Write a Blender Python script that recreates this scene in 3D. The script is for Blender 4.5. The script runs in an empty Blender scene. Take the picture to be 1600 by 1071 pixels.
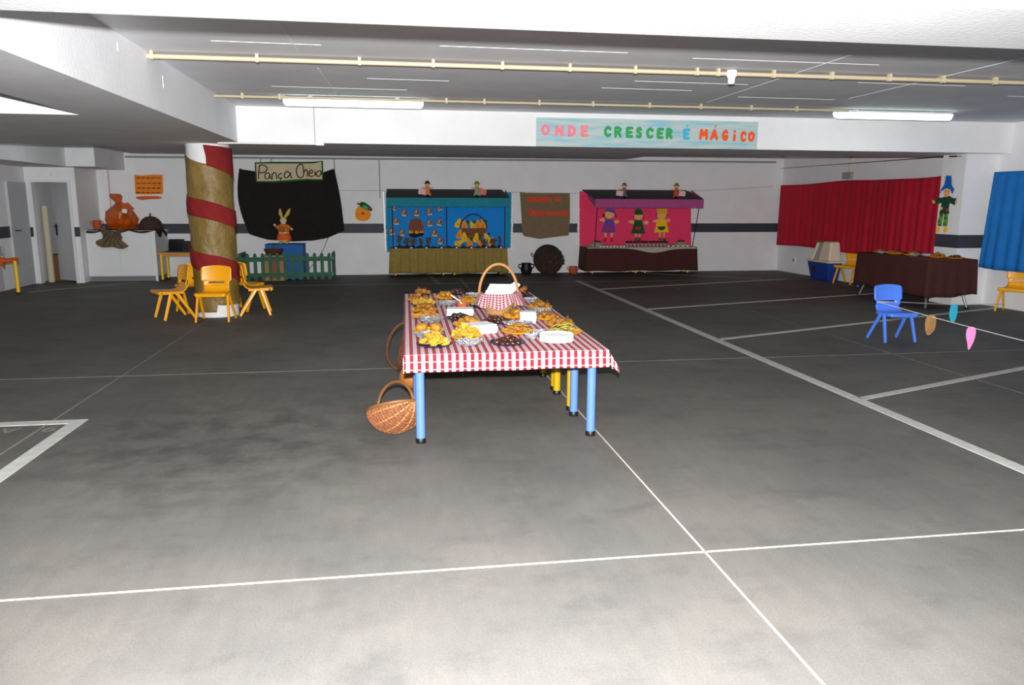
import bpy, bmesh, math, random
from mathutils import Vector, Matrix
random.seed(7)
PI = math.pi
C = bpy.context.scene.collection
SC = bpy.context.scene

# ------------------------------------------------------------------ camera, light, exposure
cam_d = bpy.data.cameras.new('camera'); cam = bpy.data.objects.new('camera', cam_d); C.objects.link(cam)
SC.camera = cam
cam_d.sensor_fit = 'HORIZONTAL'; cam_d.sensor_width = 36.0
cam_d.lens = 36.0 * 1195 / 1600
cam_d.clip_start = 0.05; cam_d.clip_end = 100
YAW, PITCH, ROLL, EYE = math.radians(8.88), math.radians(10.4), math.radians(-0.2), 1.55
fwd = Vector((math.sin(YAW)*math.cos(PITCH), math.cos(YAW)*math.cos(PITCH), -math.sin(PITCH)))
right = Vector((math.cos(YAW), -math.sin(YAW), 0)); down = fwd.cross(right)
r2 = right*math.cos(ROLL) + down*math.sin(ROLL); d2 = down*math.cos(ROLL) - right*math.sin(ROLL)
M4 = Matrix((( r2.x, -d2.x, -fwd.x, 0), (r2.y, -d2.y, -fwd.y, 0), (r2.z, -d2.z, -fwd.z, EYE), (0, 0, 0, 1)))
cam.matrix_world = M4

SC.view_settings.view_transform = 'Standard'
SC.view_settings.look = 'None'
SC.view_settings.exposure = 0.0
SC.view_settings.gamma = 1.0
SC.view_settings.use_curve_mapping = False

world = bpy.data.worlds.new('world'); SC.world = world; world.use_nodes = True
world.node_tree.nodes['Background'].inputs['Color'].default_value = (0.6, 0.7, 0.75, 1)
world.node_tree.nodes['Background'].inputs['Strength'].default_value = 0.05

# the photographer's flash: a small lamp just above the lens
fl_d = bpy.data.lights.new('camera_flash', 'SPOT'); fl_d.energy = 3950; fl_d.shadow_soft_size = 0.03
fl_d.spot_size = math.radians(104); fl_d.spot_blend = 0.55
fl_d.color = (1.0, 0.985, 0.975)
fl_o = bpy.data.objects.new('camera_flash', fl_d); C.objects.link(fl_o); fl_o.matrix_world = Matrix.Translation((-0.01, 0.0, 1.70)) @ M4.to_3x3().to_4x4()

TUBE_POWER = 4.0
TUBE_COLOR = (0.86, 1.0, 0.93)

# ------------------------------------------------------------------ helpers
def lin(c):
    return tuple((x/255/12.92) if x/255 <= 0.04045 else ((x/255+0.055)/1.055)**2.4 for x in c)

MATS = {}
def mat(name, rgb, rough=0.6, var=0.08, scale=18.0, metal=0.0, bump=0.0, bscale=None, spec=0.4, alpha=1.0, trans=0.0, sheen=0.0, lin_rgb=False):
    if name in MATS: return MATS[name]
    m = bpy.data.materials.new(name); m.use_nodes = True
    nt = m.node_tree; b = nt.nodes['Principled BSDF']
    col = rgb if lin_rgb else lin(rgb)
    tc = nt.nodes.new('ShaderNodeTexCoord')
    nz = nt.nodes.new('ShaderNodeTexNoise'); nz.inputs['Scale'].default_value = scale; nz.inputs['Detail'].default_value = 4
    nt.links.new(tc.outputs['Object'], nz.inputs['Vector'])
    rp = nt.nodes.new('ShaderNodeValToRGB')
    rp.color_ramp.elements[0].position = 0.3; rp.color_ramp.elements[1].position = 0.7
    rp.color_ramp.elements[0].color = tuple(max(0, c*(1-var)) for c in col) + (1,)
    rp.color_ramp.elements[1].color = tuple(min(1, c*(1+var)) for c in col) + (1,)
    nt.links.new(nz.outputs['Fac'], rp.inputs['Fac'])
    nt.links.new(rp.outputs['Color'], b.inputs['Base Color'])
    b.inputs['Roughness'].default_value = rough; b.inputs['Metallic'].default_value = metal
    b.inputs['Specular IOR Level'].default_value = spec
    b.inputs['Alpha'].default_value = alpha; b.inputs['Transmission Weight'].default_value = trans
    if sheen: b.inputs['Sheen Weight'].default_value = sheen
    if bump:
        bp = nt.nodes.new('ShaderNodeBump'); bp.inputs['Strength'].default_value = bump; bp.inputs['Distance'].default_value = 0.02
        n2 = nt.nodes.new('ShaderNodeTexNoise'); n2.inputs['Scale'].default_value = bscale or scale*2; n2.inputs['Detail'].default_value = 5
        nt.links.new(tc.outputs['Object'], n2.inputs['Vector'])
        nt.links.new(n2.outputs['Fac'], bp.inputs['Height']); nt.links.new(bp.outputs['Normal'], b.inputs['Normal'])
    MATS[name] = m
    return m

def emis(name, rgb, strength):
    m = bpy.data.materials.new(name); m.use_nodes = True
    b = m.node_tree.nodes['Principled BSDF']
    b.inputs['Base Color'].default_value = (0.8, 0.85, 0.83, 1)
    b.inputs['Emission Color'].default_value = rgb + (1,); b.inputs['Emission Strength'].default_value = strength
    MATS[name] = m
    return m

ROOT = {}          # world offset of a parent's frame (only for unrotated things)

class MB:
    def __init__(s): s.v = []; s.f = []; s.uv = None
    def add(s, vs, fs):
        n = len(s.v); s.v += [tuple(p) for p in vs]; s.f += [tuple(i+n for i in f) for f in fs]; return s
    def box(s, x0, x1, y0, y1, z0, z1):
        return s.add([(x0,y0,z0),(x1,y0,z0),(x1,y1,z0),(x0,y1,z0),(x0,y0,z1),(x1,y0,z1),(x1,y1,z1),(x0,y1,z1)],
                     [(0,3,2,1),(4,5,6,7),(0,1,5,4),(1,2,6,5),(2,3,7,6),(3,0,4,7)])
    def bar(s, p0, p1, w, h, up=(0,0,1), taper=1.0):
        p0 = Vector(p0); p1 = Vector(p1); d = (p1-p0).normalized(); up = Vector(up)
        if abs(d.dot(up)) > 0.98: up = Vector((0,1,0))
        a = d.cross(up).normalized(); b = a.cross(d)
        vs = []
        for p, k in ((p0,1.0),(p1,taper)):
            for sx, sz in ((-1,-1),(1,-1),(1,1),(-1,1)): vs.append(p + a*(sx*w*k/2) + b*(sz*h*k/2))
        return s.add(vs, [(0,3,2,1),(4,5,6,7),(0,1,5,4),(1,2,6,5),(2,3,7,6),(3,0,4,7)])
    def tube(s, pts, r, n=8, closed=False, cap=True):
        P = [Vector(p) for p in pts]; m = len(P); vs = []; fs = []
        rr = r if isinstance(r, (list, tuple)) else [r]*m
        prev = None
        for i, p in enumerate(P):
            if closed: d = P[(i+1) % m]-P[i-1]
            else: d = P[min(i+1,m-1)]-P[max(i-1,0)]
            d.normalize()
            if prev is None:
                a = d.cross(Vector((0,0,1)));
                if a.length < 0.1: a = d.cross(Vector((0,1,0)))
            else:
                a = prev - d*prev.dot(d)
            a.normalize(); prev = a; b = d.cross(a)
            for k in range(n):
                t = 2*PI*k/n; vs.append(p + (a*math.cos(t)+b*math.sin(t))*rr[i])
        for i in range(m if closed else m-1):
            j = (i+1) % m
            for k in range(n):
                k2 = (k+1) % n; fs.append((i*n+k, i*n+k2, j*n+k2, j*n+k))
        if cap and not closed:
            fs.append(tuple(range(n-1,-1,-1))); fs.append(tuple((m-1)*n+k for k in range(n)))
        return s.add(vs, fs)
    def lathe(s, prof, n=24, c=(0,0,0), sx=1.0, sy=1.0):
        vs = []; fs = []
        for r, z in prof:
            for k in range(n):
                t = 2*PI*k/n; vs.append((c[0]+r*sx*math.cos(t), c[1]+r*sy*math.sin(t), c[2]+z))
        for i in range(len(prof)-1):
            for k in range(n):
                k2 = (k+1) % n; fs.append((i*n+k, i*n+k2, (i+1)*n+k2, (i+1)*n+k))
        fs.append(tuple(range(n-1,-1,-1))); fs.append(tuple((len(prof)-1)*n+k for k in range(n)))
        return s.add(vs, fs)
    def prism(s, pts, o, a, b, th):
        """outline pts (u,v) -> o+a*u+b*v, extruded by th along a x b"""
        o = Vector(o); a = Vector(a); b = Vector(b); nrm = a.cross(b).normalized(); n = len(pts)
        area = sum(pts[i][0]*pts[(i+1)%n][1]-pts[(i+1)%n][0]*pts[i][1] for i in range(n))
        if area < 0: pts = pts[::-1]
        vs = [o+a*u+b*v for u, v in pts] + [o+a*u+b*v+nrm*th for u, v in pts]
        fs = [tuple(range(n-1,-1,-1)), tuple(range(n, 2*n))] + [(i, (i+1)%n, n+(i+1)%n, n+i) for i in range(n)]
        return s.add(vs, fs)
    def grid(s, fn, nu, nv, skip=None, flip=False):
        vs = [fn(i/nu, j/nv) for j in range(nv+1) for i in range(nu+1)]; fs = []
        for j in range(nv):
            for i in range(nu):
                if skip and skip((i+.5)/nu, (j+.5)/nv): continue
                q = (j*(nu+1)+i, j*(nu+1)+i+1, (j+1)*(nu+1)+i+1, (j+1)*(nu+1)+i)
                fs.append(q[::-1] if flip else q)
        return s.add(vs, fs)
    def ico(s, c, r, sub=2, jit=0.0, rot=None, rnd=random):
        bm = bmesh.new(); bmesh.ops.create_icosphere(bm, subdivisions=sub, radius=1.0)
        r = r if isinstance(r, (list, tuple)) else (r,r,r); vs = []
        for v in bm.verts:
            k = 1 + rnd.uniform(-jit, jit); p = Vector((v.co.x*r[0]*k, v.co.y*r[1]*k, v.co.z*r[2]*k))
            if rot is not None: p = rot @ p
            vs.append(p + Vector(c))
        fs = [tuple(v.index for v in f.verts) for f in bm.faces]; bm.free()
        return s.add(vs, fs)
    def build(s, name, m, parent=None, smooth=True, local=False, solid=0.0, bevel=0.0, label=None, kind=None, base=None):
        me = bpy.data.meshes.new(name)
        off = Vector((0,0,0))
        if parent is not None and not local: off = ROOT.get(parent.name, Vector((0,0,0)))
        if parent is None:
            if base is None and s.v:
                xs = [p[0] for p in s.v]; ys = [p[1] for p in s.v]; zs = [p[2] for p in s.v]
                base = ((min(xs)+max(xs))/2, (min(ys)+max(ys))/2, min(zs))
            off = Vector(base or (0,0,0))
        me.from_pydata([tuple(Vector(p)-off) for p in s.v], [], s.f); me.validate(); me.update()
        if smooth:
            me.polygons.foreach_set('use_smooth', [True]*len(me.polygons))
        o = bpy.data.objects.new(name, me); C.objects.link(o)
        if m: me.materials.append(m)
        if parent is not None: o.parent = parent; ROOT[o.name] = off
        else: o.location = off; ROOT[o.name] = off
        if solid:
            md = o.modifiers.new('solid', 'SOLIDIFY'); md.thickness = solid; md.offset = 0
        if bevel:
            md = o.modifiers.new('bevel', 'BEVEL'); md.width = bevel; md.segments = 2; md.limit_method = 'ANGLE'; md.angle_limit = 0.7
        if smooth:
            try:
                me.set_sharp_from_angle(angle=0.7)
            except Exception: pass
        if label: o['label'] = label
        if kind: o['kind'] = kind
        return o

def tag(o, label, cat, group=None, kind=None):
    o['label'] = label; o['category'] = cat
    if group: o['group'] = group
    if kind: o['kind'] = kind
    return o
def thing(name, label, cat, loc=(0,0,0), rotz=0.0, group=None):
    o = bpy.data.objects.new(name, None); C.objects.link(o); o.empty_display_size = 0.1
    o.location = loc; o.rotation_euler = (0,0,rotz); ROOT[o.name] = Vector(loc)
    return tag(o, label, cat, group)
def struct(name, mb, m, label=None, **k):
    o = mb.build(name, m, kind='structure', **k)
    if label: o['label'] = label
    return o
def copy_tree(o, parent=None):
    c = o.copy(); C.objects.link(c); c.parent = parent
    for ch in list(o.children): copy_tree(ch, c)
    return c
def kids(o): return list(o.children)

def text_verts(body, size, extrude=0.002, offset=0.0, spacing=1.0):
    cu = bpy.data.curves.new('lettering', 'FONT'); cu.body = body; cu.size = size; cu.extrude = extrude; cu.offset = offset
    cu.space_character = spacing; cu.resolution_u = 3
    ob = bpy.data.objects.new('lettering', cu); C.objects.link(ob)
    bpy.context.view_layer.update()
    dg = bpy.context.evaluated_depsgraph_get(); me = ob.evaluated_get(dg).to_mesh()
    vs = [v.co.copy() for v in me.vertices]; fs = [tuple(p.vertices) for p in me.polygons]
    ob.evaluated_get(dg).to_mesh_clear(); bpy.data.objects.remove(ob); bpy.data.curves.remove(cu)
    return vs, fs
def lettering(body, x0, x1, z0, z1, o, a, b, offset=0.0, extrude=0.002, rot=0.0):
    """text fitted to the rectangle x0..x1, z0..z1 in the frame o, a, b"""
    vs, fs = text_verts(body, 1.0, 0.0, offset)
    xs = [v.x for v in vs]; ys = [v.y for v in vs]; mx, Mx, my, My = min(xs), max(xs), min(ys), max(ys)
    a = Vector(a); b = Vector(b); n = a.cross(b)
    out = []
    for lift in (0.0, extrude):
        for v in vs:
            u = x0+(v.x-mx)/(Mx-mx)*(x1-x0); w = z0+(v.y-my)/(My-my)*(z1-z0)
            out.append(Vector(o)+a*u+b*w+n*lift)
    k = len(vs)
    mb = MB(); mb.add(out, [tuple(i+k for i in f) for f in fs]); return mb

# far-wall survey: maps a sketch sheet laid over the far wall to metres on that wall (depth Y)
def far(u, v, Y=16.75):
    X = -7.1342 + 0.0107522*u + 1.73338e-6*u*u - 0.00148188*v + 1.9962e-6*u*v
    Z = 5.22675 + 0.000586467*u - 0.01110712*v - 1.718e-6*u*v - 2.002e-6*v*v
    k = Y/16.75
    return (X*k, 1.55+(Z-1.55)*k)
def cut(pts, Y, th=0.006):
    """flat cut-out standing on the plane Y, its face towards -Y"""
    return MB().prism([(x, z) for x, z in pts], (0, Y, 0), (1,0,0), (0,0,1), th)
def ell(cx, cz, rx, rz, n=20, a0=0, a1=2*PI, rot=0):
    out = []
    m = n if abs(a1-a0-2*PI) < 1e-6 else n+1
    for i in range(m):
        t = a0+(a1-a0)*i/n; x = rx*math.cos(t); z = rz*math.sin(t)
        out.append((cx+x*math.cos(rot)-z*math.sin(rot), cz+x*math.sin(rot)+z*math.cos(rot)))
    return out
def sm(pts, it=2):
    for _ in range(it):
        q = []
        for i in range(len(pts)):
            a = pts[i]; b = pts[(i+1) % len(pts)]
            q += [(a[0]*.75+b[0]*.25, a[1]*.75+b[1]*.25), (a[0]*.25+b[0]*.75, a[1]*.25+b[1]*.75)]
        pts = q
    return pts
def arc(p0, p1, h, n=10, up=(0,0,1)):
    p0 = Vector(p0); p1 = Vector(p1); up = Vector(up)
    return [p0.lerp(p1, i/n) + up*(h*math.sin(PI*i/n)) for i in range(n+1)]

# ------------------------------------------------------------------ materials
WHITE = mat('painted_plaster', (232, 232, 234), 0.75, 0.03, 3.0, bump=0.12, bscale=60)
CEIL = mat('painted_slab', (224, 225, 228), 0.7, 0.05, 2.0, bump=0.12, bscale=40)
BAND = mat('dark_wall_paint', (58, 60, 70), 0.6, 0.08, 6)
DOORGREY = mat('grey_door_paint', (190, 192, 197), 0.5, 0.04, 5)
FRAME = mat('white_door_frame', (225, 226, 228), 0.5, 0.02)
LINE = mat('road_paint', (182, 184, 180), 0.6, 0.12, 14)
JOINT = mat('joint_sealant', (196, 190, 178), 0.7, 0.15, 30)
LINE_OLD = mat('worn_road_paint', (128, 128, 122), 0.7, 0.2, 9)
BLACK = mat('black_plastic', (16, 16, 18), 0.45, 0.1)
CREAMPIPE = mat('cream_conduit', (194, 180, 150), 0.45, 0.04)
WHITEPL = mat('white_plastic', (236, 238, 240), 0.35, 0.02)
GREYPIPE = mat('grey_pipe', (150, 152, 156), 0.5, 0.05)
YELLOWPL = mat('yellow_plastic', (240, 166, 14), 0.32, 0.04, 8, spec=0.5)
BLUEPL = mat('blue_plastic', (84, 134, 244), 0.3, 0.04, 8, spec=0.5)
WOOD = mat('beech_top', (206, 150, 74), 0.45, 0.12, 9)
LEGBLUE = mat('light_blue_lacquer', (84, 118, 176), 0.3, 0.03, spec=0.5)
LEGYELN = mat('yellow_lacquer_flash_dimmed', (176, 140, 10), 0.3, 0.03, spec=0.5)  # same yellow lacquer, darkened for the near legs to offset strong flash light
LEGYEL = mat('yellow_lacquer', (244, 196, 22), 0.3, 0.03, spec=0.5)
STEEL = mat('steel_tube', (130, 132, 136), 0.45, 0.05, metal=0.7)
NAVY = mat('navy_plate', (14, 20, 60), 0.3, 0.05, spec=0.5)
YPLATE = mat('yellow_plate', (214, 152, 18), 0.35, 0.04, spec=0.5)
PAPER = mat('white_paper', (238, 238, 240), 0.7, 0.02)
FOIL = mat('crumpled_foil', (178, 180, 184), 0.3, 0.15, 40, metal=0.7, bump=1.0, bscale=70)
CHIP = mat('potato_chip', (178, 142, 48), 0.5, 0.14, 25)
PASTRY = mat('golden_pastry', (134, 86, 20), 0.5, 0.35, 22, bump=0.5, bscale=60)
PASTRY2 = mat('light_pastry', (160, 112, 30), 0.5, 0.3, 22, bump=0.5, bscale=60)
SLICE = mat('fried_slice', (160, 108, 34), 0.5, 0.35, 18)
GREENISH = mat('greenish_slice', (150, 138, 64), 0.5, 0.3, 18)
DATE = mat('brown_date', (62, 28, 18), 0.3, 0.4, 20, spec=0.6)
NUT = mat('dark_nut', (48, 30, 20), 0.35, 0.5, 20, spec=0.6)
STEM = mat('brown_stem', (120, 82, 40), 0.7, 0.1)
CLAY = mat('terracotta', (178, 82, 48), 0.7, 0.1, 12)
IRON = mat('black_iron', (18, 18, 19), 0.5, 0.2)
BURLAP = mat('burlap', (132, 112, 84), 0.95, 0.2, 60, bump=0.6, bscale=220)
OLIVE = mat('olive_skirt', (142, 122, 62), 0.85, 0.14, 25)
DKBROWN = mat('dark_brown_cloth', (66, 30, 26), 0.9, 0.1, 20)
BLACKCL = mat('black_cloth', (28, 22, 22), 0.95, 0.2, 5, bump=0.4, bscale=9)
REDCL = mat('crimson_curtain', (186, 16, 46), 0.85, 0.08, 5)
BLUECL = mat('blue_curtain', (16, 108, 184), 0.85, 0.08, 5)
GOLDP = mat('gold_wrap', (128, 104, 52), 0.5, 0.16, 5, bump=0.9, bscale=14, spec=0.5)
REDWRAP = mat('red_wrap', (130, 28, 28), 0.9, 0.1, 9, bump=0.5, bscale=16)
FELTBLUE = mat('bright_blue_felt', (24, 138, 226), 0.95, 0.1, 30)
TEALF = mat('teal_backing', (22, 140, 182), 0.95, 0.08, 20)
TEALV = mat('teal_valance', (32, 132, 150), 0.9, 0.1, 20)
PINKF = mat('pink_felt', (240, 62, 106), 0.95, 0.06, 25)
PURPV = mat('mauve_valance', (172, 78, 134), 0.9, 0.08, 20)
TINSEL = mat('silver_tinsel', (250, 250, 252), 0.35, 0.05, 40, metal=0.0, spec=0.8)
ROOFBLK = mat('black_card', (26, 22, 24), 0.7, 0.15)
GREENP = mat('green_picket_paint', (14, 84, 52), 0.6, 0.15, 6)
GREENF = mat('green_felt', (16, 84, 48), 0.9, 0.08)
LEAFG = mat('leaf_green', (62, 126, 62), 0.9, 0.15)
SKIN = mat('felt_skin', (240, 176, 112), 0.9, 0.05)
YELF = mat('yellow_felt', (250, 196, 30), 0.9, 0.05)
ORANGEF = mat('orange_felt', (244, 150, 36), 0.9, 0.05)
PURPF = mat('purple_felt', (96, 74, 164), 0.9, 0.05)
REDF = mat('red_felt', (210, 30, 44), 0.9, 0.05)
BROWNF = mat('brown_felt', (124, 78, 52), 0.9, 0.08)
DARKF = mat('dark_brown_felt', (56, 34, 30), 0.9, 0.1)
GREYF = mat('grey_felt', (140, 124, 114), 0.9, 0.08)
WHITEF = mat('white_felt', (236, 234, 230), 0.9, 0.03)
BLACKF = mat('black_felt', (22, 22, 24), 0.9, 0.1)
ORSIGN = mat('orange_paper', (232, 132, 40), 0.8, 0.05)
ORSIGN2 = mat('orange_paper_light', (240, 170, 100), 0.8, 0.05)
INK = mat('brown_ink', (140, 62, 16), 0.8, 0.1)
BLACKINK = mat('black_ink', (20, 18, 18), 0.7, 0.1)
WICKER = mat('wicker', (128, 78, 46), 0.6, 0.3, 60, bump=0.8, bscale=90)
WICKERDK = mat('dark_wicker', (88, 50, 32), 0.6, 0.3, 60, bump=0.8, bscale=90)
WICKERLT = mat('light_wicker', (172, 128, 80), 0.55, 0.2, 70, bump=0.7, bscale=110)
CANE = mat('cane', (168, 118, 72), 0.45, 0.08, 30)
CANEDK = mat('dark_cane', (112, 74, 42), 0.5, 0.12, 30)
GOURD = mat('gourd_skin', (156, 98, 42), 0.45, 0.12, 14)
CARD = mat('cardboard', (170, 124, 82), 0.85, 0.08)
CARDDK = mat('brown_carton', (112, 76, 48), 0.85, 0.1)
CREAM = mat('cream_plastic', (226, 210, 190), 0.5, 0.03)
DBLUE = mat('deep_blue_plastic', (24, 60, 146), 0.45, 0.06)
OFFWH = mat('offwhite_cloth', (176, 168, 152), 0.9, 0.05)
SIGNPAPER = mat('tan_sign_paper', (206, 190, 156), 0.9, 0.06, 6)
GREENTRIM = mat('green_trim', (16, 96, 34), 0.85, 0.1)
ORCLOTH = mat('orange_cloth', (226, 92, 30), 0.85, 0.1)
GOLDLEAF = mat('gold_leaf_card', (146, 108, 60), 0.7, 0.15, 14)
TEALLEAF = mat('teal_leaf_card', (44, 176, 206), 0.8, 0.08, 14)
PINKLEAF = mat('pink_leaf_card', (246, 140, 204), 0.8, 0.06, 14)
STRING = mat('white_string', (226, 220, 210), 0.8, 0.05)
CELLO = mat('orange_cellophane', (204, 88, 2), 0.12, 0.2, 6, spec=0.8, alpha=0.68)
HAIRF = mat('brown_hair_felt', (84, 40, 34), 0.9, 0.1)
GLASS = mat('clear_glass', (235, 240, 240), 0.06, 0.0, trans=0.85, spec=0.6)

def floor_material():
    m = bpy.data.materials.new('power_floated_concrete'); m.use_nodes = True; nt = m.node_tree; b = nt.nodes['Principled BSDF']
    tc = nt.nodes.new('ShaderNodeTexCoord')
    def noise(scale, detail, sx=1, sy=1):
        mp = nt.nodes.new('ShaderNodeMapping'); mp.inputs['Scale'].default_value = (sx, sy, 1)
        n = nt.nodes.new('ShaderNodeTexNoise'); n.inputs['Scale'].default_value = scale; n.inputs['Detail'].default_value = detail
        n.inputs['Roughness'].default_value = 0.62
        nt.links.new(tc.outputs['Object'], mp.inputs['Vector']); nt.links.new(mp.outputs['Vector'], n.inputs['Vector']); return n
    def ramp(src, p0, c0, p1, c1):
        r = nt.nodes.new('ShaderNodeValToRGB'); e = r.color_ramp.elements
        e[0].position = p0; e[0].color = c0 + (1,); e[1].position = p1; e[1].color = c1 + (1,)
        nt.links.new(src, r.inputs['Fac']); return r
    def mul(a, c, fac=1.0):
        x = nt.nodes.new('ShaderNodeMixRGB'); x.blend_type = 'MULTIPLY'; x.inputs['Fac'].default_value = fac
        nt.links.new(a, x.inputs['Color1']); nt.links.new(c, x.inputs['Color2']); return x
    big = ramp(noise(0.9, 6).outputs['Fac'], 0.36, (0.098, 0.097, 0.092), 0.64, (0.132, 0.125, 0.114))
    blot = ramp(noise(2.3, 8, 1, 1.6).outputs['Fac'], 0.34, (0.72, 0.72, 0.74), 0.48, (1, 1, 1))
    fine = ramp(noise(120, 3).outputs['Fac'], 0.3, (0.84, 0.84, 0.84), 0.7, (1.12, 1.12, 1.12))
    streak = ramp(noise(3.0, 5, 5.0, 1.2).outputs['Fac'], 0.35, (0.95, 0.95, 0.95), 0.65, (1.04, 1.04, 1.04))
    spk = ramp(noise(55, 2).outputs['Fac'], 0.76, (1, 1, 1), 0.80, (2.0, 2.0, 2.0))
    def stain(src):
        # an old tyre and oil stain left of the tables
        sub = nt.nodes.new('ShaderNodeVectorMath'); sub.operation = 'DISTANCE'; sub.inputs[1].default_value = (-1.15, 5.1, 0.0)
        nt.links.new(tc.outputs['Object'], sub.inputs[0])
        near = ramp(sub.outputs['Value'], 0.35, (1, 1, 1), 1.0, (0, 0, 0)); near.inputs['Fac'].default_value = 0
        dv = nt.nodes.new('ShaderNodeMath'); dv.operation = 'MULTIPLY'; dv.inputs[1].default_value = 0.62
        nt.links.new(sub.outputs['Value'], dv.inputs[0]); nt.links.new(dv.outputs[0], near.inputs['Fac'])
        sp = ramp(noise(3.4, 9).outputs['Fac'], 0.40, (0.66, 0.66, 0.68), 0.56, (1, 1, 1))
        x = nt.nodes.new('ShaderNodeMixRGB'); x.blend_type = 'MULTIPLY'
        nt.links.new(near.outputs['Color'], x.inputs['Fac']); nt.links.new(src, x.inputs['Color1']); nt.links.new(sp.outputs['Color'], x.inputs['Color2'])
        return x.outputs['Color']
    c = mul(mul(mul(mul(stain(big.outputs['Color']), blot.outputs['Color'], 0.55).outputs['Color'], fine.outputs['Color']).outputs['Color'], streak.outputs['Color']).outputs['Color'], spk.outputs['Color'])
    nt.links.new(c.outputs['Color'], b.inputs['Base Color'])
    b.inputs['Roughness'].default_value = 0.62; b.inputs['Specular IOR Level'].default_value = 0.14
    bp = nt.nodes.new('ShaderNodeBump'); bp.inputs['Strength'].default_value = 0.06; bp.inputs['Distance'].default_value = 0.01
    nt.links.new(noise(90, 4).outputs['Fac'], bp.inputs['Height']); nt.links.new(bp.outputs['Normal'], b.inputs['Normal'])
    return m
FLOORM = floor_material()

def gingham(name, period, red, pink, white, motif=True):
    """woven check from the cloth's own UV (metres)"""
    m = bpy.data.materials.new(name); m.use_nodes = True; nt = m.node_tree; b = nt.nodes['Principled BSDF']
    uv = nt.nodes.new('ShaderNodeUVMap'); sep = nt.nodes.new('ShaderNodeSeparateXYZ'); nt.links.new(uv.outputs['UV'], sep.inputs[0])
    def math_(op, a, bval=None, b2=None):
        n = nt.nodes.new('ShaderNodeMath'); n.operation = op
        if isinstance(a, (int, float)): n.inputs[0].default_value = a
        else: nt.links.new(a, n.inputs[0])
        if b2 is not None: nt.links.new(b2, n.inputs[1])
        elif bval is not None: n.inputs[1].default_value = bval
        return n.outputs[0]
    def stripe(src, per, duty):
        return math_('LESS_THAN', math_('FRACT', math_('DIVIDE', src, per)), duty)
    S = stripe(sep.outputs['X'], period, 0.5)
    T = stripe(sep.outputs['Y'], period*1.02, 0.90 if motif else 0.5)
    S2 = math_('SUBTRACT', 1.0, b2=S)
    both = math_('MULTIPLY', S, b2=T)
    # small marks in the white columns
    du = math_('ABSOLUTE', math_('SUBTRACT', math_('FRACT', math_('DIVIDE', sep.outputs['X'], period)), 0.75))
    dv = math_('ABSOLUTE', math_('SUBTRACT', math_('FRACT', math_('DIVIDE', sep.outputs['Y'], period*1.02)), 0.45))
    mark = math_('MULTIPLY', math_('LESS_THAN', du, 0.11), b2=math_('LESS_THAN', math_('ADD', dv, b2=math_('MULTIPLY', du, 1.2)), 0.22))
    mix1 = nt.nodes.new('ShaderNodeMixRGB'); mix1.inputs['Color1'].default_value = white + (1,); mix1.inputs['Color2'].default_value = pink + (1,)
    if motif:
        nt.links.new(math_('MULTIPLY', mark, 0.8), mix1.inputs['Fac'])
    else:
        mx = nt.nodes.new('ShaderNodeMath'); mx.operation = 'MAXIMUM'; nt.links.new(S, mx.inputs[0]); nt.links.new(T, mx.inputs[1])
        nt.links.new(mx.outputs[0], mix1.inputs['Fac'])
    mix2 = nt.nodes.new('ShaderNodeMixRGB'); mix2.inputs['Color2'].default_value = red + (1,)
    nt.links.new(mix1.outputs['Color'], mix2.inputs['Color1']); nt.links.new(both, mix2.inputs['Fac'])
    nt.links.new(mix2.outputs['Color'], b.inputs['Base Color'])
    b.inputs['Roughness'].default_value = 0.85; b.inputs['Specular IOR Level'].default_value = 0.2
    return m
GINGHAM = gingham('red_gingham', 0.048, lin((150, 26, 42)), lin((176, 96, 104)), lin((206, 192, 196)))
PINKCHECK = gingham('pink_gingham', 0.024, lin((110, 48, 62)), lin((168, 108, 114)), lin((200, 182, 184)), motif=False)

# ------------------------------------------------------------------ room shell
XL, YF, YB, ZC, ZB = -6.7, 16.8, -5.0, 2.73, 2.29
def xr(y): return 8.91 + (16.8-y)*0.031          # the right wall runs slightly out of square
floor = struct('floor', MB().box(XL-0.1, 9.9, YB-0.1, YF+1.3, -0.1, 0.0), FLOORM, 'grey power-floated concrete garage floor', smooth=False, base=(0,0,0))
ceiling = struct('ceiling', MB().box(XL-0.1, 9.9, YB-0.1, YF+1.3, ZC, ZC+0.1), CEIL, 'white painted concrete garage ceiling', smooth=False)
w_far = struct('wall_far', MB().box(XL-0.1, 9.0, YF, YF+0.1, 0, ZC), WHITE, 'white far wall with a dark band', smooth=False)
w_right = struct('wall_right', MB().prism([(xr(YF+.1), YF+.1), (xr(YB), YB), (xr(YB)+.1, YB), (xr(YF+.1)+.1, YF+.1)], (0,0,0), (1,0,0), (0,1,0), ZC), WHITE, 'white right-hand wall', smooth=False)
w_left = struct('wall_left', MB().box(XL-0.1, XL, YB, YF, 0, ZC), WHITE, 'white left-hand wall with grey doors', smooth=False)
w_back = struct('wall_back', MB().box(XL, 9.8, YB-0.1, YB, 0, ZC), WHITE, 'white wall behind the photographer', smooth=False)
# closet front wall with a door opening
DW = 15.7
w_door = struct('wall_closet', MB().box(XL, -6.62, DW, DW+0.12, 0, 2.16).box(-5.95, -5.83, DW, DW+0.12, 0, 2.16).box(-6.62, -5.95, DW, DW+0.12, 1.93, 2.16).box(-5.93, -5.83, DW+.12, YF, 0, 2.16), WHITE, 'white closet wall around an open doorway', smooth=False)
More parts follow.
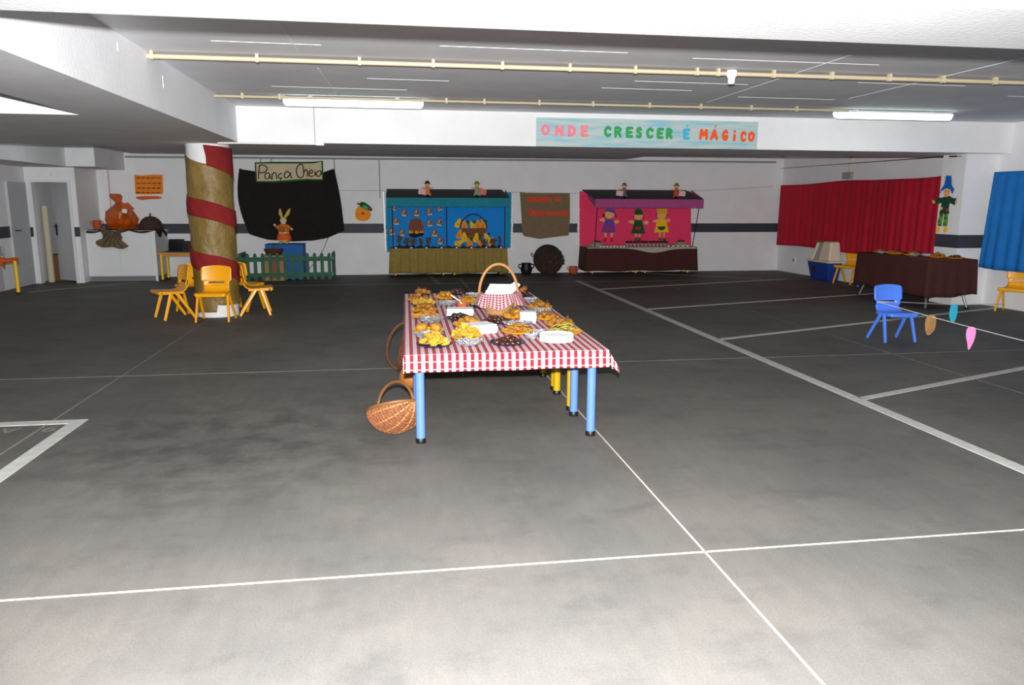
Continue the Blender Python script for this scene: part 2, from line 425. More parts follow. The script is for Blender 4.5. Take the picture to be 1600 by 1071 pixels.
# dark bands
MB().box(-5.83, 8.91, YF-0.004, YF, 0.89, 1.09).build('painted_band', BAND, w_far, smooth=False)
MB().box(-5.95, -5.828, DW-0.004, DW, 0.88, 1.06).box(XL, -6.62, DW-0.004, DW, 0.88, 1.06).build('painted_band', BAND, w_door, smooth=False)
MB().box(XL, XL+0.004, 14.48, 14.92, 0.9, 1.1).build('painted_band', BAND, w_left, smooth=False)
b_ = MB(); b_.prism([(xr(YF)-.004, YF), (xr(6)-.004, 6.0), (xr(6), 6.0), (xr(YF), YF)], (0,0,0.88), (1,0,0), (0,1,0), 0.2); b_.build('painted_band', BAND, w_right, smooth=False)
# beams
beam_n = struct('trim_1', MB().box(XL, 9.4, 2.80, 3.48, ZB, ZC), CEIL, 'white near ceiling beam crossing the top of the view', smooth=False)
beam_l = struct('trim_2', MB().box(-2.68, -1.9, 3.48, 10.4, ZB, ZC), CEIL, 'white ceiling beam running back to the wrapped column', smooth=False)
beam_f = struct('trim_3', MB().box(-3.85, 9.2, 10.4, 11.6, ZB, ZC), WHITE, 'white ceiling beam carrying the painted banner', smooth=False)
slab_b = struct('trim_4', MB().box(-3.85, 3.85, 11.6, 12.6, ZB, ZC), CEIL, 'lower white soffit behind the banner beam', smooth=False)
slab_l = struct('trim_5', MB().box(XL, -2.68, 7.45, 10.4, ZB, ZC).box(XL, -3.85, 10.4, 11.35, ZB, ZC), CEIL, 'lower white soffit over the left bay', smooth=False)
sof = struct('trim_6', MB().box(XL, -5.77, 11.35, 15.7, 2.16, ZC), CEIL, 'white boxed beam above the grey doors', smooth=False)
sof2 = struct('trim_7', MB().box(-5.77, -5.28, 15.2, YF, 2.16, ZC), CEIL, 'white boxed duct above the counter', smooth=False)
pillar = struct('trim_8', MB().box(8.55, 9.2, 10.6, 11.1, 0, ZC), WHITE, 'square white wall pillar beside the blue curtain', smooth=False)
MB().box(8.546, 9.2, 10.596, 11.1, 0.88, 1.08).build('painted_band', BAND, pillar, smooth=False)
# formwork seams on the slab, ridges of paint
seam = mat('paint_ridge', (244, 244, 246), 0.6, 0.02)
for x0, x1, y in ((-1.3,-.5,6.3),(2.5,4.2,6.35),(3.3,3.9,7.05),(2.4,3.6,7.6),(2.2,3.2,8.1),(-.2,.6,7.9),(4.6,5.8,7.3),(.4,1.9,6.2),(-1.2,.2,8.6),(6.8,7.8,7.9),(3.9,5.1,8.5)):
    MB().bar((x0, y, ZC-.001), (x1, y+.02, ZC-.001), 0.007, 0.003).build('formwork_seam', seam, ceiling, smooth=False)
for x, y0, y1 in ((-.75,3.6,6.6),(-.62,7.4,9.0),(5.15,5.6,8.4),(3.7,6.0,9.0)):
    MB().bar((x, y0, ZC-.001), (x+.05, y1, ZC-.001), 0.008, 0.004).build('formwork_seam', seam, ceiling, smooth=False)
for y, z0, z1 in ((6.1,2.60,2.66),(7.2,2.5,2.6)):
    MB().box(-1.901, -1.897, y, y+.012, z0, z1).build('formwork_seam', seam, beam_l, smooth=False)
MB().box(-0.95, -0.94, 10.396, 10.4, ZB, ZC).build('formwork_seam', GREYPIPE, beam_f, smooth=False)

# column
CX, CY, CR = -2.40, 11.0, 0.275
column = struct('column', MB().lathe([(CR, 0.0), (CR, ZB)], 48, (CX, CY, 0)), WHITE, 'round white concrete column', base=(CX, CY, 0))

# floor joints and parking lines (paint and sealant, parts of the floor)
def strip(name, m, p0, p1, w, z=0.003):
    return MB().bar((p0[0], p0[1], z/2), (p1[0], p1[1], z/2), w, z).build(name, m, floor, smooth=False)
JOINTF = mat('faint_joint', (104, 104, 98), 0.7, 0.2, 8)
for x, w, m_ in ((-2.43, .007, LINE_OLD), (1.36, .008, JOINT), (5.15, .006, JOINTF)): strip('expansion_joint', m_, (x, -3), (x, 15.6), w)
for y, w, m_ in ((3.05, .009, JOINT), (7.16, .006, JOINTF), (14.75, .012, JOINTF)): strip('expansion_joint', m_, (XL, y), (8.9, y), w)
strip('parking_line', LINE, (3.66, -1.0), (3.66, 14.95), 0.10, 0.004)
for (xa, ya, xb, yb) in ((3.70, 5.47, 9.1, 7.53), (3.70, 8.21, 9.07, 10.24), (3.70, 10.76, 8.9, 12.36), (3.70, 13.43, 8.1, 14.8)):
    strip('parking_line', LINE, (xa, ya), (xb, yb), 0.075, 0.004)
strip('parking_line', LINE_OLD, (5.6, 16.4), (7.6, 14.9), 0.08, 0.004)
strip('parking_line', LINE_OLD, (0.78, 16.3), (0.86, 14.8), 0.08, 0.004)
strip('parking_line', LINE_OLD, (-6.2, 14.2), (-4.9, 15.7), 0.08, 0.004)
MB().prism([(-2.29, -1.0), (-2.20, -1.0), (-2.19, 5.72), (XL, 5.72), (XL, 5.62), (-2.29, 5.62)], (0,0,0), (1,0,0), (0,1,0), 0.004).build('parking_line', LINE, floor, smooth=False)
lettering('ADM', 0, 0.42, 0, 0.12, (-2.55, 5.56, 0.001), (-1,0,0), (0,-1,0), 0.0).build('floor_lettering', LINE_OLD, floor, smooth=False)
lettering('9', 0, 0.09, 0, 0.14, (-2.31, 5.57, 0.001), (-1,0,0), (0,-1,0), 0.01).build('floor_lettering', LINE_OLD, floor, smooth=False)
lettering('3', 0, 0.14, 0, 0.10, (3.84, 5.46, 0.001), (0.93,0.36,0), (0.36,-0.93,0), 0.01).build('floor_lettering', LINE_OLD, floor, smooth=False)
lettering('4', 0, 0.14, 0, 0.10, (3.90, 8.18, 0.001), (0.93,0.36,0), (0.36,-0.93,0), 0.01).build('floor_lettering', LINE_OLD, floor, smooth=False)

# ------------------------------------------------------------------ doors on the left
def louvre_door(name, origin, axis, w, h, label, m=DOORGREY):
    """a steel leaf with two groups of vertical slots; axis = direction along its width"""
    ax = Vector(axis).normalized(); n = Vector((ax.y, -ax.x, 0))
    o = Vector(origin)
    t = MB(); t.bar(o+ax*(w/2), o+ax*(w/2)+Vector((0,0,h)), w, 0.04, up=n)
    d = struct(name, t, m, label, smooth=False, base=tuple(origin))
    sl = MB()
    for z0 in (0.22*h/2, 0.80*h):
        for k in range(7):
            c = o+ax*(w*(0.22+0.56*k/6))+n*0.021
            sl.bar(c+Vector((0,0,z0)), c+Vector((0,0,z0+0.19)), 0.018, 0.006, up=n)
    sl.build('vent_slots', mat('vent_shadow', (120, 124, 132), 0.6, 0.05), d, smooth=False)
    return d
d1 = louvre_door('door_1', (-5.965, DW+.08, 0.03), (-0.76, 0.65, 0), 0.62, 1.86, 'grey steel closet door standing ajar')
axd = Vector((-0.76, 0.65, 0)).normalized(); nd = Vector((axd.y, -axd.x, 0))
hp = Vector((-5.965, DW+.08, 1.0))+axd*0.55
MB().bar(hp-nd*0.03+Vector((0,0,-.11)), hp-nd*0.03+Vector((0,0,.11)), 0.045, 0.012, up=nd).tube([hp-nd*0.02+Vector((0,0,.06)), hp-nd*0.07+Vector((0,0,.06)), hp-nd*.07-axd*.11+Vector((0,0,.06))], 0.012, 6).bar(hp+nd*0.03+Vector((0,0,-.11)), hp+nd*0.03+Vector((0,0,.11)), 0.045, 0.012, up=nd).tube([hp+nd*0.02+Vector((0,0,.06)), hp+nd*0.07+Vector((0,0,.06)), hp+nd*.07-axd*.11+Vector((0,0,.06))], 0.012, 6).build('door_handle', BLACK, d1)
fr = MB().box(-6.63, -6.585, DW-.03, DW+.13, 0, 1.93).box(-5.965, -5.92, DW-.03, DW+.13, 0, 1.93).box(-6.585, -5.965, DW-.03, DW+.13, 1.885, 1.93)
fr.build('door_frame', FRAME, w_door, smooth=False)
d2 = louvre_door('door_2', (XL+.02, 15.62, 0.02), (0,-1,0), 0.70, 1.86, 'closed grey steel door in the left wall')
hp = Vector((XL+.05, 15.02, 1.02)); MB().tube([hp, hp+Vector((.05,0,0)), hp+Vector((.05,.11,0))], 0.011, 6).build('door_handle', BLACK, d2)
d3 = louvre_door('door_3', (XL+.02, 14.42, 0.02), (0,-1,0), 0.80, 1.86, 'closed grey steel door at the left edge of the view')
# inside the closet
tag(MB().lathe([(0.06, 0), (0.06, 1.45)], 16, (-6.53, 15.98, 0.0)).build('rolled_mat', mat('roll_paper', (196, 188, 164), 0.8, 0.06)), 'tall beige roll standing in the closet doorway', 'roll')
cb = thing('cardboard_box', 'brown carton on the floor inside the closet', 'box', (-6.38, 16.36, 0))
MB().box(-6.62, -6.14, 16.17, 16.57, 0, 0.5).build('body', CARDDK, cb, smooth=False); MB().box(-6.63, -6.39, 16.16, 16.58, 0.5, 0.51).box(-6.37, -6.13, 16.16, 16.58, 0.5, 0.51).build('flap', CARDDK, cb, smooth=False)
# small emergency lamp above the door
el = thing('emergency_lamp', 'small white emergency lamp above the open closet door', 'lamp', (-6.27, DW, 2.03))
MB().box(-6.31, -6.22, DW-.05, DW, 2.0, 2.07).build('housing', WHITEPL, el, smooth=False); MB().tube([(-6.265, DW-.03, 2.07), (-6.265, DW-.03, 2.16)], 0.008, 6).build('cable', WHITEPL, el)

# ------------------------------------------------------------------ ceiling services
def clip(p, parent):
    MB().box(p[0]-.012, p[0]+.012, p[1]-.024, p[1]+.024, p[2]-.024, ZC).build('clip', CREAMPIPE, parent, smooth=False)
cd = thing('conduit', 'cream conduit pipe clipped across the ceiling nearest the camera', 'pipe', (3.5, 6.8, 2.69))
MB().tube([(-1.9, 6.8, 2.69), (9.2, 6.8, 2.69)], 0.019, 10).build('pipe', CREAMPIPE, cd)
for x in (-1.86, -1.05, -0.23, 0.38, 0.97, 1.56, 2.15, 2.72, 2.92, 3.45, 4.02, 4.6, 5.15, 5.7, 6.3): clip((x, 6.8, 2.69), cd)
cd2 = thing('conduit', 'cream conduit pipe clipped along the ceiling between the two lamps', 'pipe', (2, 9.2, 2.695))
MB().tube([(-1.9, 9.2, 2.695), (5.7, 9.2, 2.695)], 0.014, 8).build('pipe', CREAMPIPE, cd2)
for x in (-1.6, -1.2, 0.66, 1.1, 1.75, 2.4, 3.1, 3.75, 4.4, 5.0): clip((x, 9.2, 2.695), cd2)
sd = thing('smoke_detector', 'round white smoke detector on the ceiling conduit', 'detector', (3.05, 6.8, 2.62))
MB().lathe([(0.045, 0.10), (0.05, 0.075), (0.048, 0.05)], 20, (3.05, 6.8, 2.62)).build('base', WHITEPL, sd)
MB().lathe([(0.018, -.02), (0.03, -.015), (0.032, .03), (0.046, .05)], 20, (3.05, 6.8, 2.62)).build('sensor', WHITEPL, sd)
TUBE = emis('lit_diffuser', (0.84, 1.0, 0.93), 4.5)
def lamp(x0, x1, y, label, extra=''):
    t = thing('fluorescent_lamp', label, 'lamp', ((x0+x1)/2, y, 2.62), group='fluorescent ceiling lamps')
    body = MB(); body.box(x0+.02, x1-.02, y-.055, y+.055, 2.685, 2.72); body.build('housing', mat('lamp_housing', (206, 210, 216), .5, .02), t, smooth=False, bevel=0.008)
    prof = [(-.058, 2.69), (-.052, 2.655), (-.03, 2.628), (0, 2.62), (.03, 2.628), (.052, 2.655), (.058, 2.69)]
    d = MB(); n = len(prof)
    xs = [(x0, .5), (x0+.02, .9), (x0+.05, 1), (x1-.05, 1), (x1-.02, .9), (x1, .5)]
    vs = []
    for x, k in xs:
        for a, z in prof: vs.append((x, y+a*k, 2.69-(2.69-z)*k))
    fs = [(i*n+j, (i+1)*n+j, (i+1)*n+j+1, i*n+j+1) for i in range(len(xs)-1) for j in range(n-1)] + [tuple(range(n)), tuple((len(xs)-1)*n+j for j in range(n-1,-1,-1))]
    d.add(vs, fs); d.build('diffuser', TUBE, t)
    for x in (x0+.3, x1-.3):
        MB().box(x-.02, x+.02, y-.02, y+.02, 2.72, ZC).build('bracket', WHITEPL, t, smooth=False)
    for s in (-1, 1):
        MB().box((x0 if s < 0 else x1)-.02*s-.012, (x0 if s < 0 else x1)-.02*s+.012, y-.05, y+.05, 2.66, 2.70).build('end_cap', WHITEPL, t, smooth=False)
    L = bpy.data.lights.new('tube_light', 'AREA'); L.shape = 'RECTANGLE'; L.size = x1-x0-.1; L.size_y = 0.1; L.energy = TUBE_POWER; L.color = TUBE_COLOR
    lo = bpy.data.objects.new('tube_light', L); C.objects.link(lo); lo.parent = t; lo.location = (0, 0, -0.012)
    return t
lamp(-1.18, 0.40, 9.32, 'lit fluorescent ceiling lamp nearer the wrapped column')
lamp(5.62, 7.28, 9.38, 'lit fluorescent ceiling lamp at the right above the blue chair')
lamp(-1.18, 0.40, -0.6, 'added unseen fluorescent ceiling lamp behind the photographer on the left')  # this lamp and the next are added out of view for ambient light
lamp(5.62, 7.28, -0.6, 'added unseen fluorescent ceiling lamp behind the photographer on the right')
jb = thing('junction_box', 'small white junction box under the banner beam', 'box', (-0.88, 10.36, 2.28))
MB().box(-.93, -.83, 10.33, 10.4, 2.255, 2.325).build('body', WHITEPL, jb, smooth=False, bevel=.006); MB().tube([(-.93, 10.37, 2.275), (-1.9, 10.37, 2.275), (-2.15, 10.45, 2.275)], 0.012, 8).build('cable', WHITEPL, jb)
fp = thing('wall_pipe', 'thin grey pipe running along the top of the far wall', 'pipe', (2, 16.75, 2.43))
MB().tube([(-5.25, 16.77, 2.42), (8.7, 16.77, 2.47)], 0.02, 8).build('pipe', GREYPIPE, fp)
for u, v in ((523, 268), (594, 310), (408, 262), (425, 262)):
    x, z = far(u, v); MB().tube([(x, 16.78, z), (x, 16.78, 2.43)], 0.012, 6).build('drop_pipe', GREYPIPE, fp)
x, z = far(172, 325); MB().tube([(x, 16.78, z), (x, 16.78, 2.35)], 0.012, 6).build('drop_pipe', mat('pinkish_pipe', (196, 172, 160), .6, .05), fp)
eb = thing('junction_box', 'grey electrical box on the right wall above the crimson curtain', 'box', (8.9, 14.35, 2.05))
xx = xr(14.35); MB().box(xx-.06, xx, 14.15, 14.45, 2.03, 2.16).build('body', GREYPIPE, eb, smooth=False, bevel=.005)
MB().tube([(xx-.02, 14.28, 2.16), (xx-.02, 14.28, 2.72)], 0.015, 6).build('conduit', CREAMPIPE, eb); MB().tube([(xx-.02, 14.3, 1.3), (xx-.02, 14.3, 2.03)], 0.012, 6).build('cable', GREYPIPE, eb)
sk = thing('wall_socket', 'small wall socket low on the right wall near the corner', 'socket', (8.88, 16.1, .3))
xx = xr(16.1); MB().box(xx-.015, xx, 16.02, 16.14, .23, .35).build('plate', WHITEPL, sk, smooth=False); MB().box(xx-.02, xx-.014, 16.05, 16.11, .26, .32).build('outlet', mat('socket_grey', (110, 112, 116), .5, .05), sk, smooth=False)
lamp(-5.2, -3.9, 13.3, 'lit fluorescent ceiling lamp hidden above the left soffit')

# ------------------------------------------------------------------ banner on the beam
bn = thing('banner', 'pale blue painted banner with coloured lettering on the ceiling beam', 'banner', (3.5, 10.39, 2.30))
def banner_mat():
    m = bpy.data.materials.new('brushed_blue_paint'); m.use_nodes = True; nt = m.node_tree; b = nt.nodes['Principled BSDF']
    tc = nt.nodes.new('ShaderNodeTexCoord'); mp = nt.nodes.new('ShaderNodeMapping'); mp.inputs['Scale'].default_value = (1.2, 1, 14)
    n = nt.nodes.new('ShaderNodeTexNoise'); n.inputs['Scale'].default_value = 1.6; n.inputs['Detail'].default_value = 7
    r = nt.nodes.new('ShaderNodeValToRGB'); e = r.color_ramp.elements
    e[0].position = .36; e[0].color = lin((136, 190, 206))+(1,); e[1].position = .58; e[1].color = lin((188, 200, 196))+(1,)
    nt.links.new(tc.outputs['Object'], mp.inputs['Vector']); nt.links.new(mp.outputs['Vector'], n.inputs['Vector']); nt.links.new(n.outputs['Fac'], r.inputs['Fac'])
    nt.links.new(r.outputs['Color'], b.inputs['Base Color']); b.inputs['Roughness'].default_value = .8
    return m
BX0, BX1 = 1.94, 5.09
MB().box(BX0, BX1, 10.388, 10.398, 2.292, 2.665).build('sheet', banner_mat(), bn, smooth=False)
o_, a_, c_ = (0, 10.388, 0), (1,0,0), (0,0,1)
def bpos(u): return BX0 + (u-55)/(1532-55)*(BX1-BX0)
GLYPH = {'O': [[(.5+.36*math.cos(k*PI/8), .5+.38*math.sin(k*PI/8)) for k in range(17)]],
 'N': [[(.15,.08),(.15,.92),(.85,.08),(.85,.92)]], 'D': [[(.16,.1),(.16,.9),(.5,.88),(.8,.68),(.84,.45),(.74,.2),(.45,.1),(.16,.1)]],
 'E': [[(.88,.9),(.18,.9),(.18,.1),(.88,.1)],[(.18,.5),(.75,.5)]], 'C': [[(.86,.72),(.66,.9),(.4,.9),(.18,.7),(.14,.45),(.24,.2),(.5,.08),(.86,.2)]],
 'R': [[(.18,.06),(.18,.9),(.6,.9),(.82,.72),(.6,.5),(.2,.48)],[(.5,.48),(.86,.08)]], 'S': [[(.82,.8),(.55,.93),(.24,.82),(.24,.6),(.55,.5),(.8,.36),(.76,.14),(.45,.06),(.14,.18)]],
 'M': [[(.1,.06),(.18,.9),(.5,.4),(.82,.9),(.9,.06)]], 'A': [[(.1,.06),(.5,.94),(.9,.06)],[(.28,.34),(.72,.34)]],
 'G': [[(.84,.78),(.6,.92),(.34,.86),(.15,.6),(.18,.28),(.42,.08),(.78,.12),(.84,.42),(.56,.42)]], 'i': [[(.5,.06),(.5,.55)],[(.5,.9),(.5,.93)]]}
GLYPH['É'] = GLYPH['E']+[[(.5,1.2),(.66,1.4)]]; GLYPH['Á'] = GLYPH['A']+[[(.55,1.22),(.72,1.42)]]
def word(chars, m, zs):
    for ch, u0, u1, zc in chars:
        x0, x1 = bpos(u0), bpos(u1); mb = MB()
        for st_ in GLYPH[ch]:
            r = .021 if st_[0][1] < 1.1 else .009
            k = len(mb.v); P = [(x0+.012+(x1-x0-.024)*a, zc-.068+.136*b) for a, b in st_]
            for q in range(len(P)-1): mb.tube([(P[q][0], 10.388, P[q][1]), (P[q+1][0], 10.388, P[q+1][1])], r, 8)
            for a, b in (P[0], P[-1]): mb.ico((a, 10.388, b), r, 1)
            for a, b in P[1:-1]: mb.ico((a, 10.388, b), r*1.02, 1)
        mb.v = [(a, 10.388+(b-10.388)*.12, c) for a, b, c in mb.v]
        mb.build('letter', m, bn, smooth=False)
zb = 2.497
word([('O',82,146,zb+.01),('N',170,235,zb),('D',253,315,zb),('E',335,395,zb)], mat('pink_letter', (240,132,150), .8, .05), 0)
word([('C',490,545,zb),('R',555,615,zb-.002),('E',632,690,zb-.004),('S',700,748,zb-.006),('C',768,825,zb-.01),('E',838,893,zb-.012),('R',900,953,zb-.012)], mat('green_letter', (52,160,88), .8, .05), 0)
word([('É',1015,1070,zb-.014)], mat('blue_letter', (70,176,214), .8, .05), 0)
word([('M',1128,1192,zb-.012),('Á',1202,1262,zb-.016),('G',1282,1332,zb-.022),('i',1356,1388,zb-.024),('C',1410,1458,zb-.034),('O',1462,1516,zb-.034)], mat('orange_letter', (238,92,34), .8, .05), 0)

# ------------------------------------------------------------------ column wraps
Rv = Vector((0.977, 0.213, 0)); Fv = Vector((0.213, -0.977, 0))
def drop(t):
    k = math.floor(t/2); q = t-2*k
    return 0.70*k + (0.25*q if q <= 1 else 0.25+0.45*(q-1))
def cpt(t, z, r):
    ph = PI - t*PI
    p = Vector((CX, CY, 0)) + (Rv*math.cos(ph) + Fv*math.sin(ph))*r
    return (p.x, p.y, z)
def wrap(t0, t1, ztop, h, r, nu, nv, zmin=0.0, wob=0.006, seed=1, bottom=None):
    rnd = random.Random(seed); ph = [rnd.uniform(0, 6) for _ in range(4)]
    def fn(u, v):
        t = t0+(t1-t0)*u; zt = ztop-drop(t); zbt = zt-h
        if bottom: zbt = bottom(t, zbt)
        zt = max(zt, zmin+.02); zbt = max(zbt, zmin)
        z = zt+(zbt-zt)*v + .01*math.sin(9*t+ph[0])*(1 if v in (0, 1) else .3)
        rr = r + wob*math.sin(17*t+ph[1]+3*v) + wob*.6*math.sin(31*t-5*v+ph[2]) + wob*.8*math.sin(6*v+11*t+ph[3])
        return cpt(t, max(z, zmin), rr)
    return MB().grid(fn, nu, nv)
def gold_bottom(t, z):
    if t < 3.4: return z
    q = t-4.0
    return 0.035 + 0.10*max(0, q) if q < .50 else 0.17+.10*math.sin(q*5)*.2
g = wrap(0.0, 5.0, 2.15, 0.55, CR+.014, 240, 18, zmin=.03, wob=.004, bottom=gold_bottom, seed=3)
tag(g.build('gold_fabric_wrap', GOLDP, solid=.004), 'crinkled gold fabric spiralling around the column', 'fabric')
r_ = wrap(0.0, 4.0, 1.655, 0.235, CR+.030, 140, 7, wob=.006, seed=5)
r_.grid(lambda u, v: cpt(.44+.62*u+(.05*v if u == 0 else 0), 2.27-.04*u - v*(.25+.16*u), CR+.026+.004*math.sin(20*u+4*v)), 20, 8)
tag(r_.build('red_fabric_wrap', REDWRAP, solid=.006), 'dark red crepe fabric band spiralling around the column', 'fabric')

# ------------------------------------------------------------------ chairs
def make_chair(m, label):
    t = thing('school_chair', label, 'chair')
    seat_p = [(-.215,.365),(-.212,.385),(-.195,.398),(-.10,.392),(.02,.386),(.10,.388),(.145,.405),(.172,.44),(.184,.475)]
    back_p = [(.184,.475),(.190,.50),(.195,.53),(.200,.555),(.206,.60),(.214,.65),(.222,.70),(.229,.735),(.231,.75)]
    def interp(P, v):
        k = v*(len(P)-1); i = min(int(k), len(P)-2); f = k-i
        return (P[i][0]*(1-f)+P[i+1][0]*f, P[i][1]*(1-f)+P[i+1][1]*f)
    def wid(z, y, seat):
        if seat: return .205 if y < .05 else .205-.03*min(1, (y-.05)/.12)
        if z < .535: return .175
        w = .175+.03*min(1, (z-.535)/.012)
        if z > .70: w -= .02*((z-.70)/.05)**2
        return w
    def sfn(u, v):
        y, z = interp(seat_p, v); x = (u*2-1)
        w = wid(z, y, True)
        if v < .12: w -= .012
        return (x*w, y, z-.008*(1-x*x)*(1 if -.18 < y < .13 else 0))
    def bfn(u, v):
        y, z = interp(back_p, v); x = (u*2-1); w = wid(z, y, False)
        zz = z - (.018*x*x*((z-.65)/.1) if z > .65 else 0)
        return (x*w, y-.028*x*x, zz)
    MB().grid(sfn, 12, 16).build('seat', m, t, local=True, solid=.016)
    def slot(u, v):
        _, z = interp(back_p, v); return .497 < z < .532 and abs(u*2-1) < .62
    MB().grid(bfn, 20, 24, skip=slot).build('backrest', m, t, local=True, solid=.016)
    MB().box(-.19, .19, -.205, -.185, .352, .388).build('seat_rail', m, t, local=True, smooth=False, bevel=.004)
    for s in (-1, 1):
        MB().bar((s*.188, -.17, .374), (s*.182, .12, .372), .034, .03).build('side_rail', m, t, local=True, smooth=False, bevel=.005)
        MB().bar((s*.195, -.055, .385), (s*.218, -.17, 0), .034, .046, up=(0,1,0), taper=.8).build('leg', m, t, local=True, smooth=False, bevel=.008)
        MB().bar((s*.193, .01, .385), (s*.218, .25, 0), .034, .046, up=(0,1,0), taper=.8).build('leg', m, t, local=True, smooth=False, bevel=.008)
    return t
def place(t, x, y, heading, label=None, s=1.0):
    """heading: the way the sitter faces, degrees from +X"""
    t.location = (x, y, 0); t.rotation_euler = (0, 0, math.radians(heading+90)); t.scale = (s, s, s)
    if label: t['label'] = label
    return t
ych = make_chair(YELLOWPL, 'yellow plastic chair in front of the wrapped column, facing the camera'); ych['group'] = 'yellow chairs'
place(ych, -2.32, 10.44, -92, None, .95)
place(copy_tree(ych), -2.94, 10.76, 212, 'yellow plastic chair left of the wrapped column, facing left', .95)
place(copy_tree(ych), -1.87, 11.04, 8, 'yellow plastic chair right of the wrapped column, facing right', .95)
place(copy_tree(ych), -2.80, 11.44, 128, 'yellow plastic chair half hidden behind the left of the column', .95)
place(copy_tree(ych), -2.13, 11.52, 62, 'yellow plastic chair half hidden behind the right of the column', .95)
place(copy_tree(ych), 8.78, 13.76, 200, 'yellow plastic chair between the blue tub and the brown table', .9)
place(copy_tree(ych), 8.93, 9.80, 212, 'yellow plastic chair at the right edge under the blue curtain', .88)
bch = make_chair(BLUEPL, 'bright blue plastic chair standing alone with string tied to it'); bch['group'] = 'blue chairs'
place(bch, 5.655, 7.875, -91, None, .84)
place(copy_tree(bch), 8.84, 13.06, 195, 'blue plastic chair mostly hidden behind the brown table', .84)

# ------------------------------------------------------------------ string and paper leaves
A_ = Vector((5.525, 8.03, .432)); B_ = Vector((6.00, 6.40, .27)); E_ = A_ + (B_-A_)*1.7
def sag(a, b, s, n=24): return [a.lerp(b, i/n)-Vector((0,0,s*math.sin(PI*i/n))) for i in range(n+1)]
s1 = MB().tube(sag(A_, E_, .02), .0035, 5); s1.tube([A_+Vector((0,.0,0)), A_+Vector((.02,.03,0)), A_+Vector((.22,.03,-.01)), A_+Vector((.24,-.03,0)), A_+Vector((.02,-.05,.0)), A_], .0035, 5)
tag(s1.build('string', STRING), 'white string from the blue chair towards the right foreground', 'string')
D_ = Vector((8.60, 9.62, .15)); S2 = sag(A_+Vector((.25,.0,-.005)), D_, .02)
s2 = MB().tube(S2, .0035, 5)
tag(s2.build('string', STRING), 'white string from the blue chair to the right-hand yellow chair', 'string')
def leaf(name, m, top, w, h, shape, label, yaw):
    ax = Vector((math.cos(yaw), math.sin(yaw), 0))
    mb = MB().prism([(x*w/2, -y*h) for x, y in sm(shape, 2)], top, ax, (0,0,1), .004)
    o = mb.build(name, m, smooth=False, base=tuple(top)); return tag(o, label, 'paper leaf', 'paper leaves on the string')
lf = thing('paper_leaf', 'gold brown paper leaf hanging next to the blue chair leg', 'paper leaf', (5.72, 7.36, .368), group='paper leaves on the string')
ax = Vector((.80,-.6,0))
MB().prism([(x*.085, -y*.23) for x, y in sm([(-.5,-.02),(.5,-.02),(.62,.3),(.55,.7),(-.15,1.02),(-.5,.8),(-.66,.4)], 2)], (5.72, 7.36, .368), ax, (0,0,1), .004).build('card', GOLDLEAF, lf, smooth=False)
MB().tube([Vector((5.72,7.355,.34)), Vector((5.71,7.35,.16))], .003, 5).build('vein', CANE, lf)
leaf('paper_leaf', TEALLEAF, S2[12]+Vector((-.02,-.0,.003)), .17, .24, [(-.4,0),(.5,0),(.56,.4),(.4,.9),(0,1.02),(-.4,.85),(-.56,.45)], 'turquoise paper leaf hanging from the string right of the blue chair', -.6)
leaf('paper_leaf', PINKLEAF, A_.lerp(B_, .68)+Vector((.0,0,-.012)), .16, .25, [(-.5,0),(.5,.0),(.56,.35),(.35,.7),(-.1,1.05),(-.25,.7),(-.55,.4)], 'pink paper leaf hanging lowest on the string', -.6)

# ------------------------------------------------------------------ centre tables
TZ = .600
def kid_table(cx, cy, w, d, legm, label, group, h=TZ, topm=WOOD, inset=.075, rr=.030):
    t = thing('low_table', label, 'table', (cx, cy, 0), group=group)
    MB().box(cx-w/2, cx+w/2, cy-d/2, cy+d/2, h-.028, h).build('tabletop', topm, t, smooth=False, bevel=.008)
    MB().box(cx-w/2+.06, cx+w/2-.06, cy-d/2+.06, cy+d/2-.06, h-.075, h-.028).build('apron', topm, t, smooth=False)
    for sx in (-1, 1):
        for sy in (-1, 1):
            x = cx+sx*(w/2-inset); y = cy+sy*(d/2-inset)
            lg = MB().lathe([(rr, .03), (rr, h-.03)], 20, (x, y, 0)).build('leg', legm, t)
            MB().lathe([(rr+.002, 0), (rr+.003, .004), (rr+.003, .03), (rr, .034)], 20, (x, y, 0)).build('foot_cap', BLACK, lg)
    return t
names = ('light blue legged low table at the front of the food row', 'yellow legged low table second from the front of the food row', 'yellow legged low table third from the front of the food row', 'low table fourth from the front of the food row', 'low table at the back end of the food row')
TBX = []
for i in range(5):
    cx = .725+.012*i; TBX.append(cx)
    kid_table(cx, 5.085+.645*i, 1.29, .64, LEGBLUE if i == 0 else LEGYELN, names[i], 'low tables in a row')
